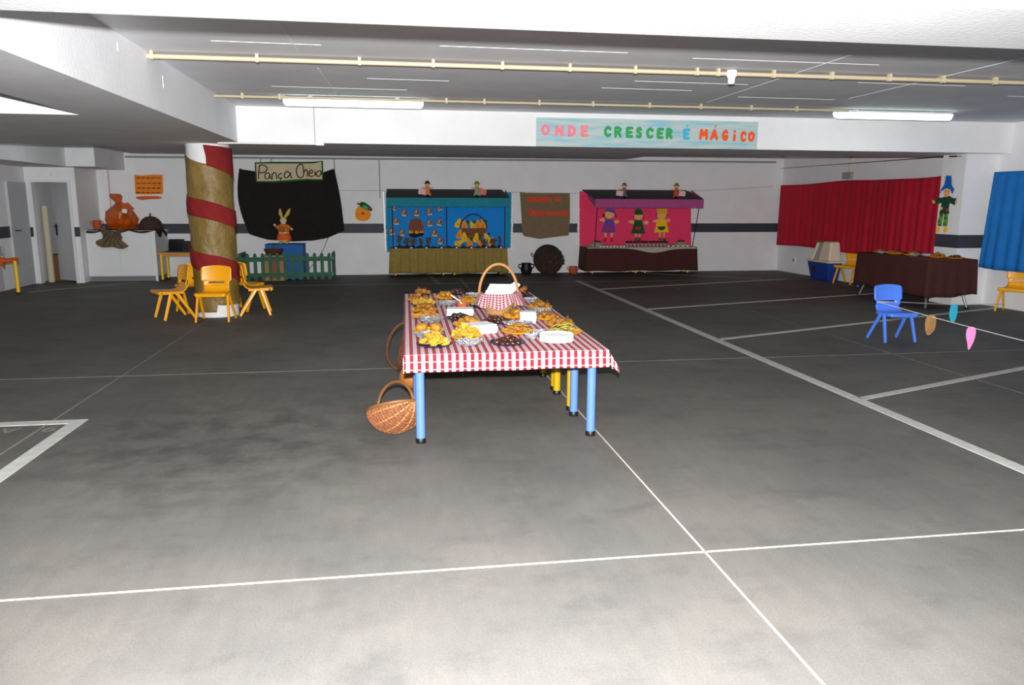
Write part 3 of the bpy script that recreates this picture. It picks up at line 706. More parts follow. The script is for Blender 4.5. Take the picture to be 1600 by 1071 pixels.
# the gingham cloth: flat cloth coordinates (s,t), hung over the edges
def cloth():
    x0, x1, y0, y1 = .06, 1.385, 4.745, 8.01
    oh_l, oh_r, oh_f, oh_b = .035, .13, .112, .10
    dr = .018
    ss = [x0-oh_l+i*oh_l/5 for i in range(5)] + [x0+(x1-x0)*i/40 for i in range(41)] + [x1+oh_r*i/6 for i in range(1, 7)]
    ts = [y0-oh_f+i*oh_f/6 for i in range(6)] + [y0+(y1-y0)*i/60 for i in range(61)] + [y1+oh_b*i/4 for i in range(1, 5)]
    vs = []; uvs = []
    for t in ts:
        for s_ in ss:
            ds = max(0, s_-x1)-max(0, x0-s_); dt = max(0, t-y1)-max(0, y0-t)
            x = min(max(s_, x0), x1); y = min(max(t, y0), y1)
            L = math.hypot(ds, dt); z = TZ+.004+.0015*math.sin(9*s_+3*t)*math.sin(5*t)
            sh = dr*(y-5.0)
            if L > 0:
                fl = .12
                if ds > 0: fl = .42+.20*math.sin(t*5.0)
                if ds > 0 and dt < 0: fl = .55
                if ds < 0: fl = .10+.06*math.sin(t*7)
                x += ds*fl; y += dt*.10
                if dt and not ds: y += .006*math.sin(s_*14)*abs(dt)/.1
                z -= L*math.sqrt(max(.05, 1-fl*fl*.6))
            vs.append((x+sh, y, z)); uvs.append((s_, t))
    n = len(ss); fs = [(j*n+i, j*n+i+1, (j+1)*n+i+1, (j+1)*n+i) for j in range(len(ts)-1) for i in range(n-1)]
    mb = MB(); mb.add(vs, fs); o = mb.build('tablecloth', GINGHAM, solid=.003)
    ul = o.data.uv_layers.new(name='UVMap')
    for p in o.data.polygons:
        for li in p.loop_indices: ul.data[li].uv = uvs[o.data.loops[li].vertex_index]
    return tag(o, 'red and white checked cloth covering the long food table', 'tablecloth')
cloth()
ZT = TZ+.010
def plate(m, x, y, r, label, group, z=ZT):
    mb = MB().lathe([(r*.62, 0), (r*.70, .002), (r*.97, .016), (r, .020), (r*.985, .022), (r*.93, .017), (r*.68, .007), (r*.2, .006)], 32, (x, y, z))
    return tag(mb.build('plate', m, base=(x, y, z)), label, 'plate', group)
def chips(x, y, r, h, label, seed, m=CHIP, n=70):
    rnd = random.Random(seed); mb = MB()
    for i in range(n):
        q = math.sqrt(rnd.random())*.86; a = rnd.uniform(0, 2*PI); hh = (1-q**1.4)*h*rnd.uniform(.35, 1)
        c = Vector((x+r*q*math.cos(a), y+r*q*math.sin(a), ZT+.016+hh)); R = rnd.uniform(.022, .036)
        M = Matrix.Rotation(rnd.uniform(0, 6.3), 3, 'Z') @ Matrix.Rotation(rnd.uniform(-1.0, 1.0), 3, 'X') @ Matrix.Rotation(rnd.uniform(-.6, .6), 3, 'Y')
        vs = []
        for k in range(8):
            t = 2*PI*k/8; u, v = math.cos(t)*R, math.sin(t)*R*.8; vs.append(c+M @ Vector((u, v, u*u*14-.004)))
        vs.append(c+M @ Vector((0, 0, -.006)))
        vs += [p+M @ Vector((0,0,.003)) for p in vs]
        mb.add(vs, [(k, (k+1) % 8, 8) for k in range(8)]+[(9+(k+1) % 8, 9+k, 17) for k in range(8)]+[(k, 9+k, 9+(k+1)%8, (k+1)%8) for k in range(8)])
    o = mb.build('potato_chips', m, base=(x, y, ZT+.01)); return tag(o, label, 'chips', kind='stuff')
PROTO = {}
def proto(key, fn):
    if key not in PROTO: PROTO[key] = fn()
    return PROTO[key]
def piece(name, mesh_key, fn, m, loc, rot, label, cat, group, scale=1.0, sub=None):
    """one countable bit of food, sharing its mesh with its kind"""
    if mesh_key not in PROTO:
        o = fn().build(name, m, base=(0,0,0)); PROTO[mesh_key] = o
        if sub: sub(o)
    else:
        o = copy_tree(PROTO[mesh_key])
    o.location = loc; o.rotation_euler = rot; o.scale = (scale,)*3
    return tag(o, label, cat, group)
def heap(name, key, fn, m, x, y, r, n, h, label, cat, seed, size, sub=None, flat=False):
    rnd = random.Random(seed); lay = 0; placed = 0; ring = [(0, 1), (.45, 6), (.80, 11)]
    spots = []
    for q, c in ring[::-1]:
        for k in range(c):
            a = 2*PI*k/c+rnd.uniform(-.15, .15); spots.append((r*q*.82*math.cos(a), r*q*.82*math.sin(a), 0 if q > .5 else (h*.55 if q > .1 else h)))
    rnd.shuffle(spots); spots = spots[:n] if n < len(spots) else spots+[(r*.5*rnd.uniform(-1,1), r*.5*rnd.uniform(-1,1), h*rnd.uniform(.5,.9)) for _ in range(n-len(spots))]
    for dx, dy, dz in spots:
        piece(name, key, fn, m, (x+dx, y+dy, ZT+.008+size*.75+dz), (rnd.uniform(-.3,.3) if flat else rnd.uniform(-.5,.5), rnd.uniform(-.5,.5), rnd.uniform(0,6.3)), label, cat, label, rnd.uniform(.85, 1.15), sub)
date_fn = lambda: MB().ico((0,0,0), (.027, .017, .015), 2, .05)
nut_fn = lambda: MB().ico((0,0,0), (.021, .018, .016), 2, .06)
def pastry_fn(): return MB().ico((0,0,0), (.034, .030, .026), 2, .10, rnd=random.Random(4))
def bun_fn(): return MB().ico((0,0,0), (.048, .044, .034), 3, .03, rnd=random.Random(8))
def slice_fn():
    return MB().grid(lambda u, v: ((u-.5)*.085, (v-.5)*.05*(1-.5*abs(u*2-1)**2), .012*math.sin(u*3)+.004*math.sin(v*6)), 6, 4)
def stem_sub(o):
    MB().tube([(0,.008,.018), (.003,.014,.036), (.008,.02,.046)], [.0028,.002,.0015], 5).build('stalk', STEM, o, local=True)
def pastries(x, y, r, n, label, seed, m=None):
    key = 'pastry' if m is None else 'pastry_'+m.name
    heap('pastry', key, pastry_fn, m or PASTRY, x, y, r, n, .028, label, 'pastry', seed, .026, stem_sub)
def slices(x, y, r, n, label, seed, m=SLICE):
    rnd = random.Random(seed)
    for i in range(n):
        a = rnd.uniform(0, 6.3); q = math.sqrt(rnd.random())*.6
        key = 'slice_'+m.name
        o = piece('fried_slice', key, slice_fn, m, (x+r*q*math.cos(a), y+r*q*math.sin(a), ZT+.018+.0035*i), (rnd.uniform(-.25,.25), rnd.uniform(-.25,.25), rnd.uniform(0,6.3)), label, 'fried slice', label)
        if not o.modifiers and o is PROTO[key]:
            md = o.modifiers.new('solid', 'SOLIDIFY'); md.thickness = .006
def foil(x, y, r, label, seed):
    rnd = random.Random(seed); n = 28; vs = []; prof = [(r*.55, .004), (r*.80, .020), (r*.98, .038), (r, .036), (r*.9, .030), (r*.6, .016), (r*.15, .014)]
    for q, z in prof:
        for k in range(n):
            t = 2*PI*k/n; j = 1+rnd.uniform(-.07, .07); vs.append((x+q*j*math.cos(t), y+q*j*.8*math.sin(t), ZT+z+rnd.uniform(-.005, .008)))
    fs = [(i*n+k, i*n+(k+1) % n, (i+1)*n+(k+1) % n, (i+1)*n+k) for i in range(len(prof)-1) for k in range(n)]+[tuple(range(n-1,-1,-1)), tuple((len(prof)-1)*n+k for k in range(n))]
    o = MB().add(vs, fs).build('foil_tray', FOIL, smooth=False, base=(x, y, ZT)); return tag(o, label, 'foil tray', 'foil trays on the food table')
YG, NG = 'yellow plates on the food table', 'navy plates on the food table'
plate(NAVY, .26, 5.00, .120, 'navy plate heaped with chips at the front left table corner', NG); chips(.26, 5.00, .095, .075, 'heap of yellow potato chips on the front left navy plate', 1)
plate(YPLATE, .50, 5.26, .119, 'yellow plate heaped with chips behind the front foil tray', YG); chips(.50, 5.26, .095, .085, 'heap of yellow potato chips on the yellow plate', 2)
plate(NAVY, .75, 5.00, .121, 'navy plate of brown dates at the front edge of the table', NG); heap('date', 'date', date_fn, DATE, .75, 5.00, .11, 26, .03, 'brown date on the navy plate at the front edge', 'date', 3, .011)
foil(.49, 4.985, .098, 'foil tray at the front edge between the two chip plates', 1)
foil(.24, 5.30, .105, 'foil tray behind the front left chip plate', 2)
foil(.29, 6.02, .106, 'foil tray behind the plate with two buns', 3)
foil(.48, 7.00, .105, 'foil tray left of the small brown bowl', 4)
foil(.93, 5.69, .115, 'foil tray behind the plate of slices in the table middle', 5)
foil(.945, 5.17, .05, 'small foil cup right of the dates at the front', 6)
foil(1.03, 5.32, .05, 'small foil cup behind the white plate stack', 7)
foil(1.24, 6.38, .108, 'foil tray at the right table edge behind the napkin block', 8)
foil(1.30, 7.16, .075, 'foil tray at the back right of the table', 9)
plate(YPLATE, .25, 5.55, .120, 'yellow plate holding two round buns at the left edge', YG)
for dx in (-.052, .052): piece('bun', 'bun', bun_fn, PASTRY2, (.25+dx, 5.55, ZT+.038), (0, 0, dx*40), 'round golden bun on the yellow plate at the left edge', 'bun', 'buns on the left yellow plate')
plate(YPLATE, .26, 6.27, .124, 'yellow plate of fried slices at the left table edge', YG); slices(.26, 6.27, .12, 12, 'fried golden slice on the left edge plate', 21)
plate(YPLATE, .26, 6.65, .122, 'yellow plate of pastries behind the left edge slices', YG); pastries(.26, 6.65, .11, 7, 'golden pastry on the plate behind the left edge slices', 22)
plate(NAVY, .27, 7.02, .116, 'navy plate of chips in the left back half of the table', NG); chips(.27, 7.02, .10, .045, 'heap of pale chips on the navy plate at the back left', 23, n=45)
plate(YPLATE, .24, 7.38, .116, 'yellow plate of pastries near the back left corner', YG); pastries(.24, 7.38, .105, 7, 'golden pastry near the back left table corner', 24)
plate(NAVY, .29, 7.83, .100, 'dark plate of pastries at the very back left corner', NG); pastries(.29, 7.83, .09, 6, 'brown pastry on the rearmost left plate', 25)
plate(YPLATE, .50, 7.53, .113, 'yellow plate of pastries in the back row beside the left corner', YG); pastries(.50, 7.53, .10, 6, 'golden pastry on the second plate of the back row', 26, PASTRY2)
plate(NAVY, .64, 7.87, .100, 'dark plate of dates at the back edge of the table', NG); heap('date', 'date', date_fn, DATE, .64, 7.87, .09, 22, .035, 'dark date on the plate at the back edge', 'date', 27, .011)
plate(YPLATE, .71, 7.26, .098, 'yellow plate of thin slices left of the handled basket', YG); slices(.71, 7.26, .09, 9, 'thin fried slice left of the handled basket', 28)
foil(.80, 7.60, .08, 'foil tray behind the plate left of the handled basket', 10)
bw = thing('serving_bowl', 'small brown bowl with a white spoon', 'bowl', (.615, 6.86, ZT))
MB().lathe([(.035,0),(.05,.02),(.056,.042),(.052,.042),(.044,.02),(.02,.010)], 24, (.615, 6.86, ZT)).build('body', CLAY, bw)
sp = thing('spoon', 'white plastic spoon leaning in the small brown bowl', 'spoon', (.60, 6.88, ZT+.03))
MB().tube([(.615,6.86,ZT+.025),(.59,6.88,ZT+.06),(.52,6.93,ZT+.105)], [.007,.005,.006], 6).build('stem', WHITEPL, sp); MB().ico((.62,6.855,ZT+.022), (.016,.012,.006), 2).build('spoon_bowl', WHITEPL, sp)
plate(NAVY, .76, 6.87, .085, 'navy plate of green pieces left of the handled basket', NG); slices(.76, 6.87, .075, 6, 'greenish piece on the navy plate by the basket', 29, GREENISH)
def napkins(x, y, w, d, h, rz, label):
    t = thing('napkin_stack', label, 'napkins', (x, y, ZT), rz, 'napkin stacks on the food table')
    for k in range(4):
        e = .003*((k*7) % 3-1)
        MB().box(-w/2+e, w/2+e, -d/2-e, d/2-e, h*k/4+.0006, h*(k+1)/4).build('napkin', PAPER, t, smooth=False, local=True)
    return t
napkins(.56, 6.42, .22, .16, .055, -.12, 'flat stack of white napkins behind the dark nuts')
napkins(.62, 5.50, .20, .17, .065, .38, 'stack of white napkins behind the yellow chip plate')
napkins(1.06, 5.93, .125, .115, .085, -.25, 'tall block of white napkins in the right half of the table')
plate(NAVY, .53, 6.13, .117, 'navy plate of dark nuts in front of the flat napkin stack', NG); heap('nut', 'nut', nut_fn, NUT, .53, 6.13, .108, 28, .03, 'dark shiny nut on the navy plate by the flat napkins', 'nut', 30, .011)
plate(YPLATE, .56, 5.80, .116, 'yellow plate of pastries between the nuts and the chips', YG); pastries(.56, 5.80, .10, 7, 'golden pastry between the nuts and the chips', 31, PASTRY2)
plate(NAVY, .80, 5.92, .121, 'navy plate of dates in the middle of the table', NG); heap('date', 'date', date_fn, DATE, .80, 5.92, .11, 26, .035, 'dark date on the plate in the table middle', 'date', 32, .011)
plate(YPLATE, .97, 6.18, .103, 'yellow plate of pastries in front of the handled basket', YG); pastries(.97, 6.18, .09, 6, 'golden pastry in front of the handled basket', 33, PASTRY2)
plate(YPLATE, 1.30, 6.70, .113, 'yellow plate of pastries at the right edge, third from the front', YG); pastries(1.30, 6.70, .10, 7, 'golden pastry on the rear plate of the right edge', 34)
plate(YPLATE, 1.235, 6.05, .103, 'yellow plate of pastries right of the napkin block', YG); pastries(1.235, 6.05, .092, 6, 'golden pastry right of the napkin block', 35)
plate(YPLATE, 1.265, 5.72, .116, 'yellow plate of pastries at the right edge behind the greenish slices', YG); pastries(1.265, 5.72, .105, 7, 'golden pastry behind the greenish slices', 36)
plate(YPLATE, 1.225, 5.36, .132, 'large yellow plate of greenish slices at the right front', YG); slices(1.225, 5.36, .125, 14, 'greenish fried slice at the right front', 37, GREENISH)
plate(YPLATE, .89, 5.43, .120, 'yellow plate of fried slices in the table middle', YG); slices(.89, 5.43, .115, 11, 'fried slice on the middle plate', 38)
plate(NAVY, 1.30, 7.56, .088, 'dark plate of dates at the back right of the table', NG); heap('date', 'date', date_fn, DATE, 1.30, 7.56, .08, 20, .03, 'dark date on the back right plate', 'date', 39, .011)
pastries(1.30, 7.56, .04, 2, 'brown pastry lying on the back right dates', 40)
for o in [o for o in C.objects if o.get('label') == 'brown pastry lying on the back right dates']: o.location.z += .045
for k in range(7):
    r = .118; mb = MB().lathe([(r*.6, 0), (r*.95, .007), (r, .009), (r*.98, .011), (r*.9, .006), (r*.6, .003)], 36, (1.10, 5.06, ZT+k*.0075))
    tag(mb.build('paper_plate', PAPER, base=(1.10, 5.06, ZT+k*.0075)), 'white disposable plate in the stack at the front right', 'plate', 'stacked white plates')

# handled basket on the table
BXc, BYc = .885, 6.42
bk = thing('handled_basket', 'small light wicker basket with a tall hooped handle on the table', 'basket', (BXc, BYc, ZT))
MB().lathe([(.085,0),(.095,.01),(.118,.08),(.14,.15),(.146,.165),(.136,.165),(.11,.08),(.085,.02)], 32, (BXc, BYc, ZT), 1.1, .9).build('basket_body', WICKERLT, bk)
for k in range(5):
    z = ZT+.02+k*.028; rr_ = .099+k*.0095
    MB().tube([(BXc+1.1*rr_*math.cos(t*PI/16), BYc+.9*rr_*math.sin(t*PI/16), z+.003*math.sin(t*PI)) for t in range(32)], .007, 6, closed=True).build('woven_band', WICKERLT, bk)
hpts = [(BXc+.165*math.cos(PI*t/24), BYc, ZT+.17+.255*math.sin(PI*t/24)) for t in range(25)]
MB().tube([(BXc+.14, BYc, ZT+.06)]+hpts+[(BXc-.14, BYc, ZT+.06)], .012, 8).build('handle', CANE, bk)
for s in (-1, 1):
    for k in range(4): MB().tube([(BXc+s*(.150+.014*math.cos(t*PI/6)), BYc+.014*math.sin(t*PI/6), ZT+.12+k*.022) for t in range(12)], .004, 5, closed=True).build('cane_binding', CANEDK, bk)
# checked cloth lying over its front rim
def bcloth():
    nu, nv = 44, 14; vs = []; uvs = []
    for j in range(nv+1):
        for i in range(nu+1):
            u = i/nu; v = j/nv; th = -PI*1.08+u*PI*1.30
            # v: from inside the rim over it and down the outside
            rim = 1.0
            if v < .3: rr_ = .10+.05*(v/.3); z = .14+.045*(v/.3)
            else:
                q = (v-.3)/.7; rr_ = .152+.035*q*(1+.5*max(0, math.cos(th))) + .012*math.sin(th*9)*q; z = .187-q*(.105+.02*math.sin(th*3+1)+.015*math.sin(th*7))
            if th > -.15: z += .02*math.sin(v*3); rr_ += .012
            vs.append((BXc+1.08*rr_*math.cos(th), BYc+.95*rr_*math.sin(th), ZT+z)); uvs.append((u*.62, v*.22))
    fs = [(j*(nu+1)+i, j*(nu+1)+i+1, (j+1)*(nu+1)+i+1, (j+1)*(nu+1)+i) for j in range(nv) for i in range(nu)]
    o = MB().add(vs, fs).build('checked_napkin', PINKCHECK, solid=.003)
    ul = o.data.uv_layers.new(name='UVMap')
    for p in o.data.polygons:
        for li in p.loop_indices: ul.data[li].uv = uvs[o.data.loops[li].vertex_index]
    return tag(o, 'pink checked cloth draped over the rim of the table basket', 'cloth')
bcloth()
nap = thing('paper_napkin', 'white paper napkins standing in the handled basket', 'napkins', (BXc, BYc, ZT+.1))
MB().prism([(-.115,.09),(.105,.09),(.112,.2),(.10,.265),(-.08,.272),(-.12,.19)], (BXc, BYc+.02, ZT), (.99,.1,0), (0,-.25,.97), .006).build('sheet', PAPER, nap, smooth=False)
MB().prism([(-.125,.08),(.085,.08),(.095,.195),(-.02,.205),(-.12,.225)], (BXc, BYc-.01, ZT), (.99,.02,0), (0,-.30,.95), .006).build('sheet', PAPER, nap, smooth=False)
MB().prism([(.10,.15),(.17,.22),(.19,.25),(.15,.28),(.09,.24)], (BXc, BYc+.05, ZT), (1,0,0), (0,-.1,.99), .01).build('sheet', PAPER, nap, smooth=False)

# melon basket on the floor by the front leg, one more behind, and a gourd
def melon_basket(label, c, e, nrm, a, b, d, m, hm, hr, handle_h, ribs=7, strands=26):
    e = Vector(e).normalized(); nrm = Vector(nrm); nrm = (nrm-e*nrm.dot(e)).normalized(); w = e.cross(nrm); c = Vector(c)
    def S(th, ph, k=1.0): return c + (e*(a*math.cos(th)) + (w*(b*math.cos(ph)) - nrm*(d*math.sin(ph)))*math.sin(th))*k
    low = min(S(th*PI/20, ph*PI/20).z for th in range(21) for ph in range(21)); c = c + Vector((0,0,.012-low))
    t = thing('wicker_basket', label, 'basket', (c.x, c.y, 0), group='wicker baskets on the floor')
    MB().grid(lambda u, v: S(.02+(PI-.04)*u, PI*v), 28, 28).build('basket_body', m, t, solid=.008)
    for k in range(ribs):
        ph = PI*(k+.5)/ribs; MB().tube([S(th*PI/20, ph, 1.03) for th in range(21)], .0055, 6).build('rib', CANE, t)
    wv = MB()
    for k in range(strands):
        th = PI*(k+1)/(strands+1)
        wv.tube([S(th, PI*j/28, 1.02+.024*(1 if (j+k) % 2 else -.3)) for j in range(29)], .0056, 5)
    wo = wv.build('woven_strands', m, t); wo['kind'] = 'stuff'
    rim = [S(th*PI/16, 0 if th <= 16 else 0) for th in range(17)]
    rim = [c+e*(a*1.03*math.cos(q*PI/16))+w*(b*1.03*math.sin(q*PI/16)) for q in range(32)]
    MB().tube(rim, .011, 8, closed=True).build('rim', hm, t)
    hnd = [c+w*(b*math.cos(q*PI/20)*1.0)+nrm*(handle_h*math.sin(q*PI/20)) for q in range(21)] if False else [c+e*(a*math.cos(q*PI/20))+nrm*(handle_h*math.sin(q*PI/20)) for q in range(21)]
    MB().tube(hnd, hr, 8).build('handle', hm, t)
    return t
melon_basket('reddish wicker basket lying by the front left table leg', (-0.005, 5.06, .15), (.62, -.66, .40), (-.16, .50, .85), .19, .185, .165, WICKER, CANEDK, .010, .175)
melon_basket('dark wicker basket with a big hoop lying behind the table edge', (.085, 7.02, .2), (.25, -.1, .95), (-.95, -.1, .2), .232, .165, .16, WICKERDK, WICKERDK, .014, .15, 6, 20)
gd = thing('gourd', 'round orange gourd on the floor beneath the table edge', 'gourd', (.13, 6.34, 0))
gv = []
for i in range(17):
    t = PI*i/16
    for k in range(36):
        q = 2*PI*k/36; rr_ = .098*math.sin(t)*(1+.035*abs(math.sin(q*5)))+.001; gv.append((.13+rr_*math.cos(q), 6.34+rr_*math.sin(q), .095-.095*math.cos(t)*(1 if i < 9 else 1.1)))
MB().add(gv, [(i*36+k, i*36+(k+1) % 36, (i+1)*36+(k+1) % 36, (i+1)*36+k) for i in range(16) for k in range(36)]).build('flesh', GOURD, gd)
MB().tube([(.13,6.34,.19),(.135,6.34,.215),(.15,6.335,.23)], [.014,.010,.011], 7).build('stalk', STEM, gd)

# ------------------------------------------------------------------ left: counter and what stands on it
ct = thing('counter_cabinet', 'white two door counter cabinet against the far left wall', 'cabinet', (-5.2, 16.35, 0))
MB().box(-5.82, -4.56, 15.93, 16.79, .10, .955).build('body', FRAME, ct, smooth=False)
MB().box(-5.80, -4.60, 15.97, 16.79, 0, .10).build('plinth', mat('grey_plinth', (120, 124, 130), .6, .05), ct, smooth=False)
for x0, x1 in ((-5.80, -5.225), (-5.215, -4.64)):
    d = MB().box(x0, x1, 15.912, 15.93, .115, .925).build('door', FRAME, ct, smooth=False, bevel=.003)
MB().box(-5.82, -4.54, 15.91, 16.79, .955, .985).build('worktop', FRAME, ct, smooth=False)
MB().box(-4.60, -4.555, 15.905, 15.93, .0, .955).build('side_post', FRAME, ct, smooth=False)
def runner():
    def fn(u, v):
        x = -5.80+u*1.33; y = 16.45-.56*v
        z = .992+.012*math.sin(u*19)*math.sin(v*7)+.006*math.sin(u*41)
        if v > .93: z = .985-.05*abs(math.sin(u*9+1))*((v-.93)/.07); y = 15.895
        if u > .95: z -= .14*(u-.95)/.05*(.6+.4*math.sin(v*9))
        return (x, y, max(z, .80))
    return MB().grid(fn, 60, 24)
tag(runner().build('cloth_runner', mat('dark_gauze', (44, 32, 30), .95, .25, 12), solid=.004), 'dark crumpled cloth runner lying along the counter top', 'cloth')
def jar2(name, label, cx, cy, z, r, h, m, cat='pot', grp=None):
    t = thing(name, label, cat, (cx, cy, z), group=grp)
    MB().lathe([(r*.62,0),(r*.95,h*.3),(r,h*.55),(r*.78,h*.82),(r*.85,h),(r*.75,h),(r*.66,h*.8),(r*.8,h*.5),(r*.5,h*.08)], 24, (cx, cy, z)).build('body', m, t)
    for s in (-1, 1):
        MB().tube([(cx+s*r*.80, cy, z+h*.88), (cx+s*r*1.25, cy, z+h*.86), (cx+s*r*1.32, cy, z+h*.68), (cx+s*r*.98, cy, z+h*.5)], r*.11, 7).build('handle', m, t)
    return t
jar2('clay_pot', 'terracotta pot with two handles on the counter', -5.66, 16.12, 1.0, .085, .18, CLAY)
tag(MB().lathe([(.025,0),(.034,.03),(.03,.06),(.034,.07),(.026,.07),(.02,.01)], 16, (-5.53, 16.08, 1.0)).build('small_jar', mat('grey_jar', (100, 96, 104), .4, .1)), 'tiny dark jar beside the terracotta pot', 'jar')
# cellophane wrapped gift basket
gf = thing('gift_basket', 'gift basket wrapped in shiny orange cellophane on the counter', 'basket', (-5.24, 16.2, 1.0))
rnd = random.Random(11)
ws = []; prof = [(.20,0),(.285,.10),(.30,.20),(.25,.34),(.13,.45),(.055,.51),(.075,.56),(.115,.63),(.10,.68),(.05,.69)]
n = 26
for r, z in prof:
    for k in range(n):
        t = 2*PI*k/n; j = 1+.07*math.sin(t*5+z*9)+rnd.uniform(-.06, .06); ws.append((-5.24+(r*j)*math.cos(t)-.07*max(0, z-.45)/.2, 16.2+r*j*.75*math.sin(t), 1.0+z))
MB().add(ws, [(i*n+k, i*n+(k+1) % n, (i+1)*n+(k+1) % n, (i+1)*n+k) for i in range(len(prof)-1) for k in range(n)]).build('cellophane', CELLO, gf, smooth=False)
MB().prism([(0,0),(.16,.03),(.24,-.06),(.27,-.10),(.20,-.12),(.06,-.08)], (-5.19, 16.02, 1.49), (1,0,0), (0,0,1), .006).build('cellophane_tail', CELLO, gf, smooth=False)
MB().tube([(-5.25+.062*math.cos(t*PI/8), 16.2+.05*math.sin(t*PI/8), 1.51) for t in range(16)], .012, 6, closed=True).build('ribbon', REDF, gf)
MB().lathe([(.17,0),(.22,.10),(.235,.13),(.21,.13),(.16,.02)], 24, (-5.24, 16.2, 1.0), 1, .75).build('tray', WICKERDK, gf)
for i, (dx, dy, dz, r, m) in enumerate(((-.10,-.08,.17,.07,REDF),(.03,-.10,.17,.075,REDF),(.13,-.06,.17,.065,ORANGEF),(-.02,.03,.24,.08,GREENF),(.10,.05,.24,.07,DARKF),(-.14,.03,.22,.065,YELF),(.0,-.02,.31,.06,ORANGEF))):
    MB().ico((-5.24+dx, 16.2+dy, 1.0+dz), r, 2).build('fruit', m, gf)
MB().prism([(0,0),(.09,-.02),(.10,.06),(.01,.07)], (-5.15, 15.99, 1.33), (1,0,0), (0,0,1), .003).build('sticker', WHITEF, gf, smooth=False)
# burlap bow on the counter front
bo = thing('burlap_bow', 'limp brown burlap bow hanging over the counter front', 'bow', (-5.33, 15.88, .8))
BOWM = mat('bow_burlap', (112, 96, 70), .95, .15, 30, bump=.5, bscale=90)
def fan(cx, cz, a0, a1, r0, r1, n, amp, y0):
    def fn(u, v):
        a = math.radians(a0+(a1-a0)*u); r = r0+(r1*(.86+.14*math.sin(u*7+1))-r0)*v
        return (cx+r*math.cos(a), y0-amp*(.3+.7*v)*abs(math.sin(u*n*PI))-.01*v, cz+r*math.sin(a))
    return MB().grid(fn, n*6, 8)
fan(-5.31, .93, 205, 318, .03, .36, 5, .05, 15.885).build('tail', BOWM, bo, solid=.006)
fan(-5.33, .93, 140, 232, .02, .21, 4, .05, 15.87).build('loop', BOWM, bo, solid=.006)
fan(-5.29, .93, -50, 48, .02, .19, 4, .05, 15.87).build('loop', BOWM, bo, solid=.006)
MB().ico((-5.31, 15.85, .93), (.04, .03, .045), 2).build('knot', BOWM, bo)
# domed dark basket
dm = thing('domed_basket', 'dark domed basket with a stub handle at the counter end', 'basket', (-4.70, 16.2, 1.0))
DARKWK = mat('dark_domed_wicker', (74, 50, 42), .8, .35, 50, bump=.8, bscale=80)
MB().lathe([(.22,0),(.225,.05),(.205,.12),(.16,.19),(.09,.24),(.02,.255)], 32, (-4.70, 16.2, 1.0)).build('dome', DARKWK, dm)
for k in range(5): MB().tube([(-4.70+(.226-.008*k*k)*math.cos(t*PI/16), 16.2+(.226-.008*k*k)*math.sin(t*PI/16), 1.02+k*.045) for t in range(32)], .008, 5, closed=True).build('woven_band', DARKWK, dm)
MB().tube([(-4.70,16.2,1.25),(-4.70,16.2,1.29),(-4.69,16.2,1.31)], .016, 7).build('handle', DARKWK, dm)
for k in range(6): MB().ico((-4.88+.075*k, 15.99+.01*(k%2), 1.03), (.035,.03,.035), 1).build('knob', DARKWK, dm)

# orange poster
po = thing('poster', 'orange handwritten poster on the far wall above the counter', 'poster', (-4.83, 16.79, 1.6))
def quad(us, Y): return [far(u, v, Y) for u, v in us]
MB().prism(quad([(209,272.5),(222,274),(240,272.5),(254.5,273),(255,303.5),(232,304.5),(211,304)], 16.79), (0,16.795,0), (1,0,0), (0,0,1), .004).build('backing', ORSIGN2, po, smooth=False)
MB().prism(quad([(210,274),(222,274.8),(240,273.4),(253,274),(254,302.5),(232,303.4),(211.5,303)], 16.79), (0,16.789,0), (1,0,0), (0,0,1), .004).build('sheet', ORSIGN, po, smooth=False)
MB().prism(sm(quad([(212,307),(232,306.5),(252,307),(253,311),(232,311.5),(222,313),(213,311)], 16.79), 1), (0,16.789,0), (1,0,0), (0,0,1), .004).build('name_strip', mat('rust_paper', (206, 96, 34), .8, .05), po, smooth=False)
for row, v in enumerate((278, 286.5, 294, 301)):
    pts = []
    for k in range(90):
        u = 213+39*k/89; x, z = far(u, v+1.3*math.sin(k*1.9+row)*(.6+.4*math.sin(k*.37+row*2)), 16.78); pts.append((x, 16.782, z))
    for a0 in range(0, 90, 18): MB().tube(pts[a0:a0+15], .006, 4).build('handwriting', INK, po)

# small table with laptop
st = kid_table(-4.09, 16.06, .86, .52, LEGYEL, 'small wooden table with yellow legs beside the counter', None, h=.56, inset=.06, rr=.025)
lp = thing('laptop', 'open black laptop on the small yellow legged table', 'laptop', (-4.25, 16.1, .56))
MB().box(-4.40, -4.12, 16.0, 16.2, .56, .58).build('base', BLACK, lp, smooth=False); MB().bar((-4.26, 16.21, .575), (-4.26, 16.27, .80), .30, .012, up=(0,1,0)).build('screen', mat('dark_screen', (12, 12, 16), .2, .05), lp, smooth=False)
spk = thing('speaker_box', 'small black box beside the laptop', 'speaker', (-4.02, 16.12, .56))
MB().box(-4.11, -3.95, 16.02, 16.2, .561, .77).build('body', BLACK, spk, smooth=False, bevel=.006); MB().lathe([(.05,0),(.052,.006),(.02,.008)], 16, (0,0,0)).v
gr_ = MB(); gr_.tube([(-4.03+.05*math.cos(t*PI/8), 16.015, .67+.05*math.sin(t*PI/8)) for t in range(16)], .006, 5, closed=True); gr_.build('grille_ring', IRON, spk)

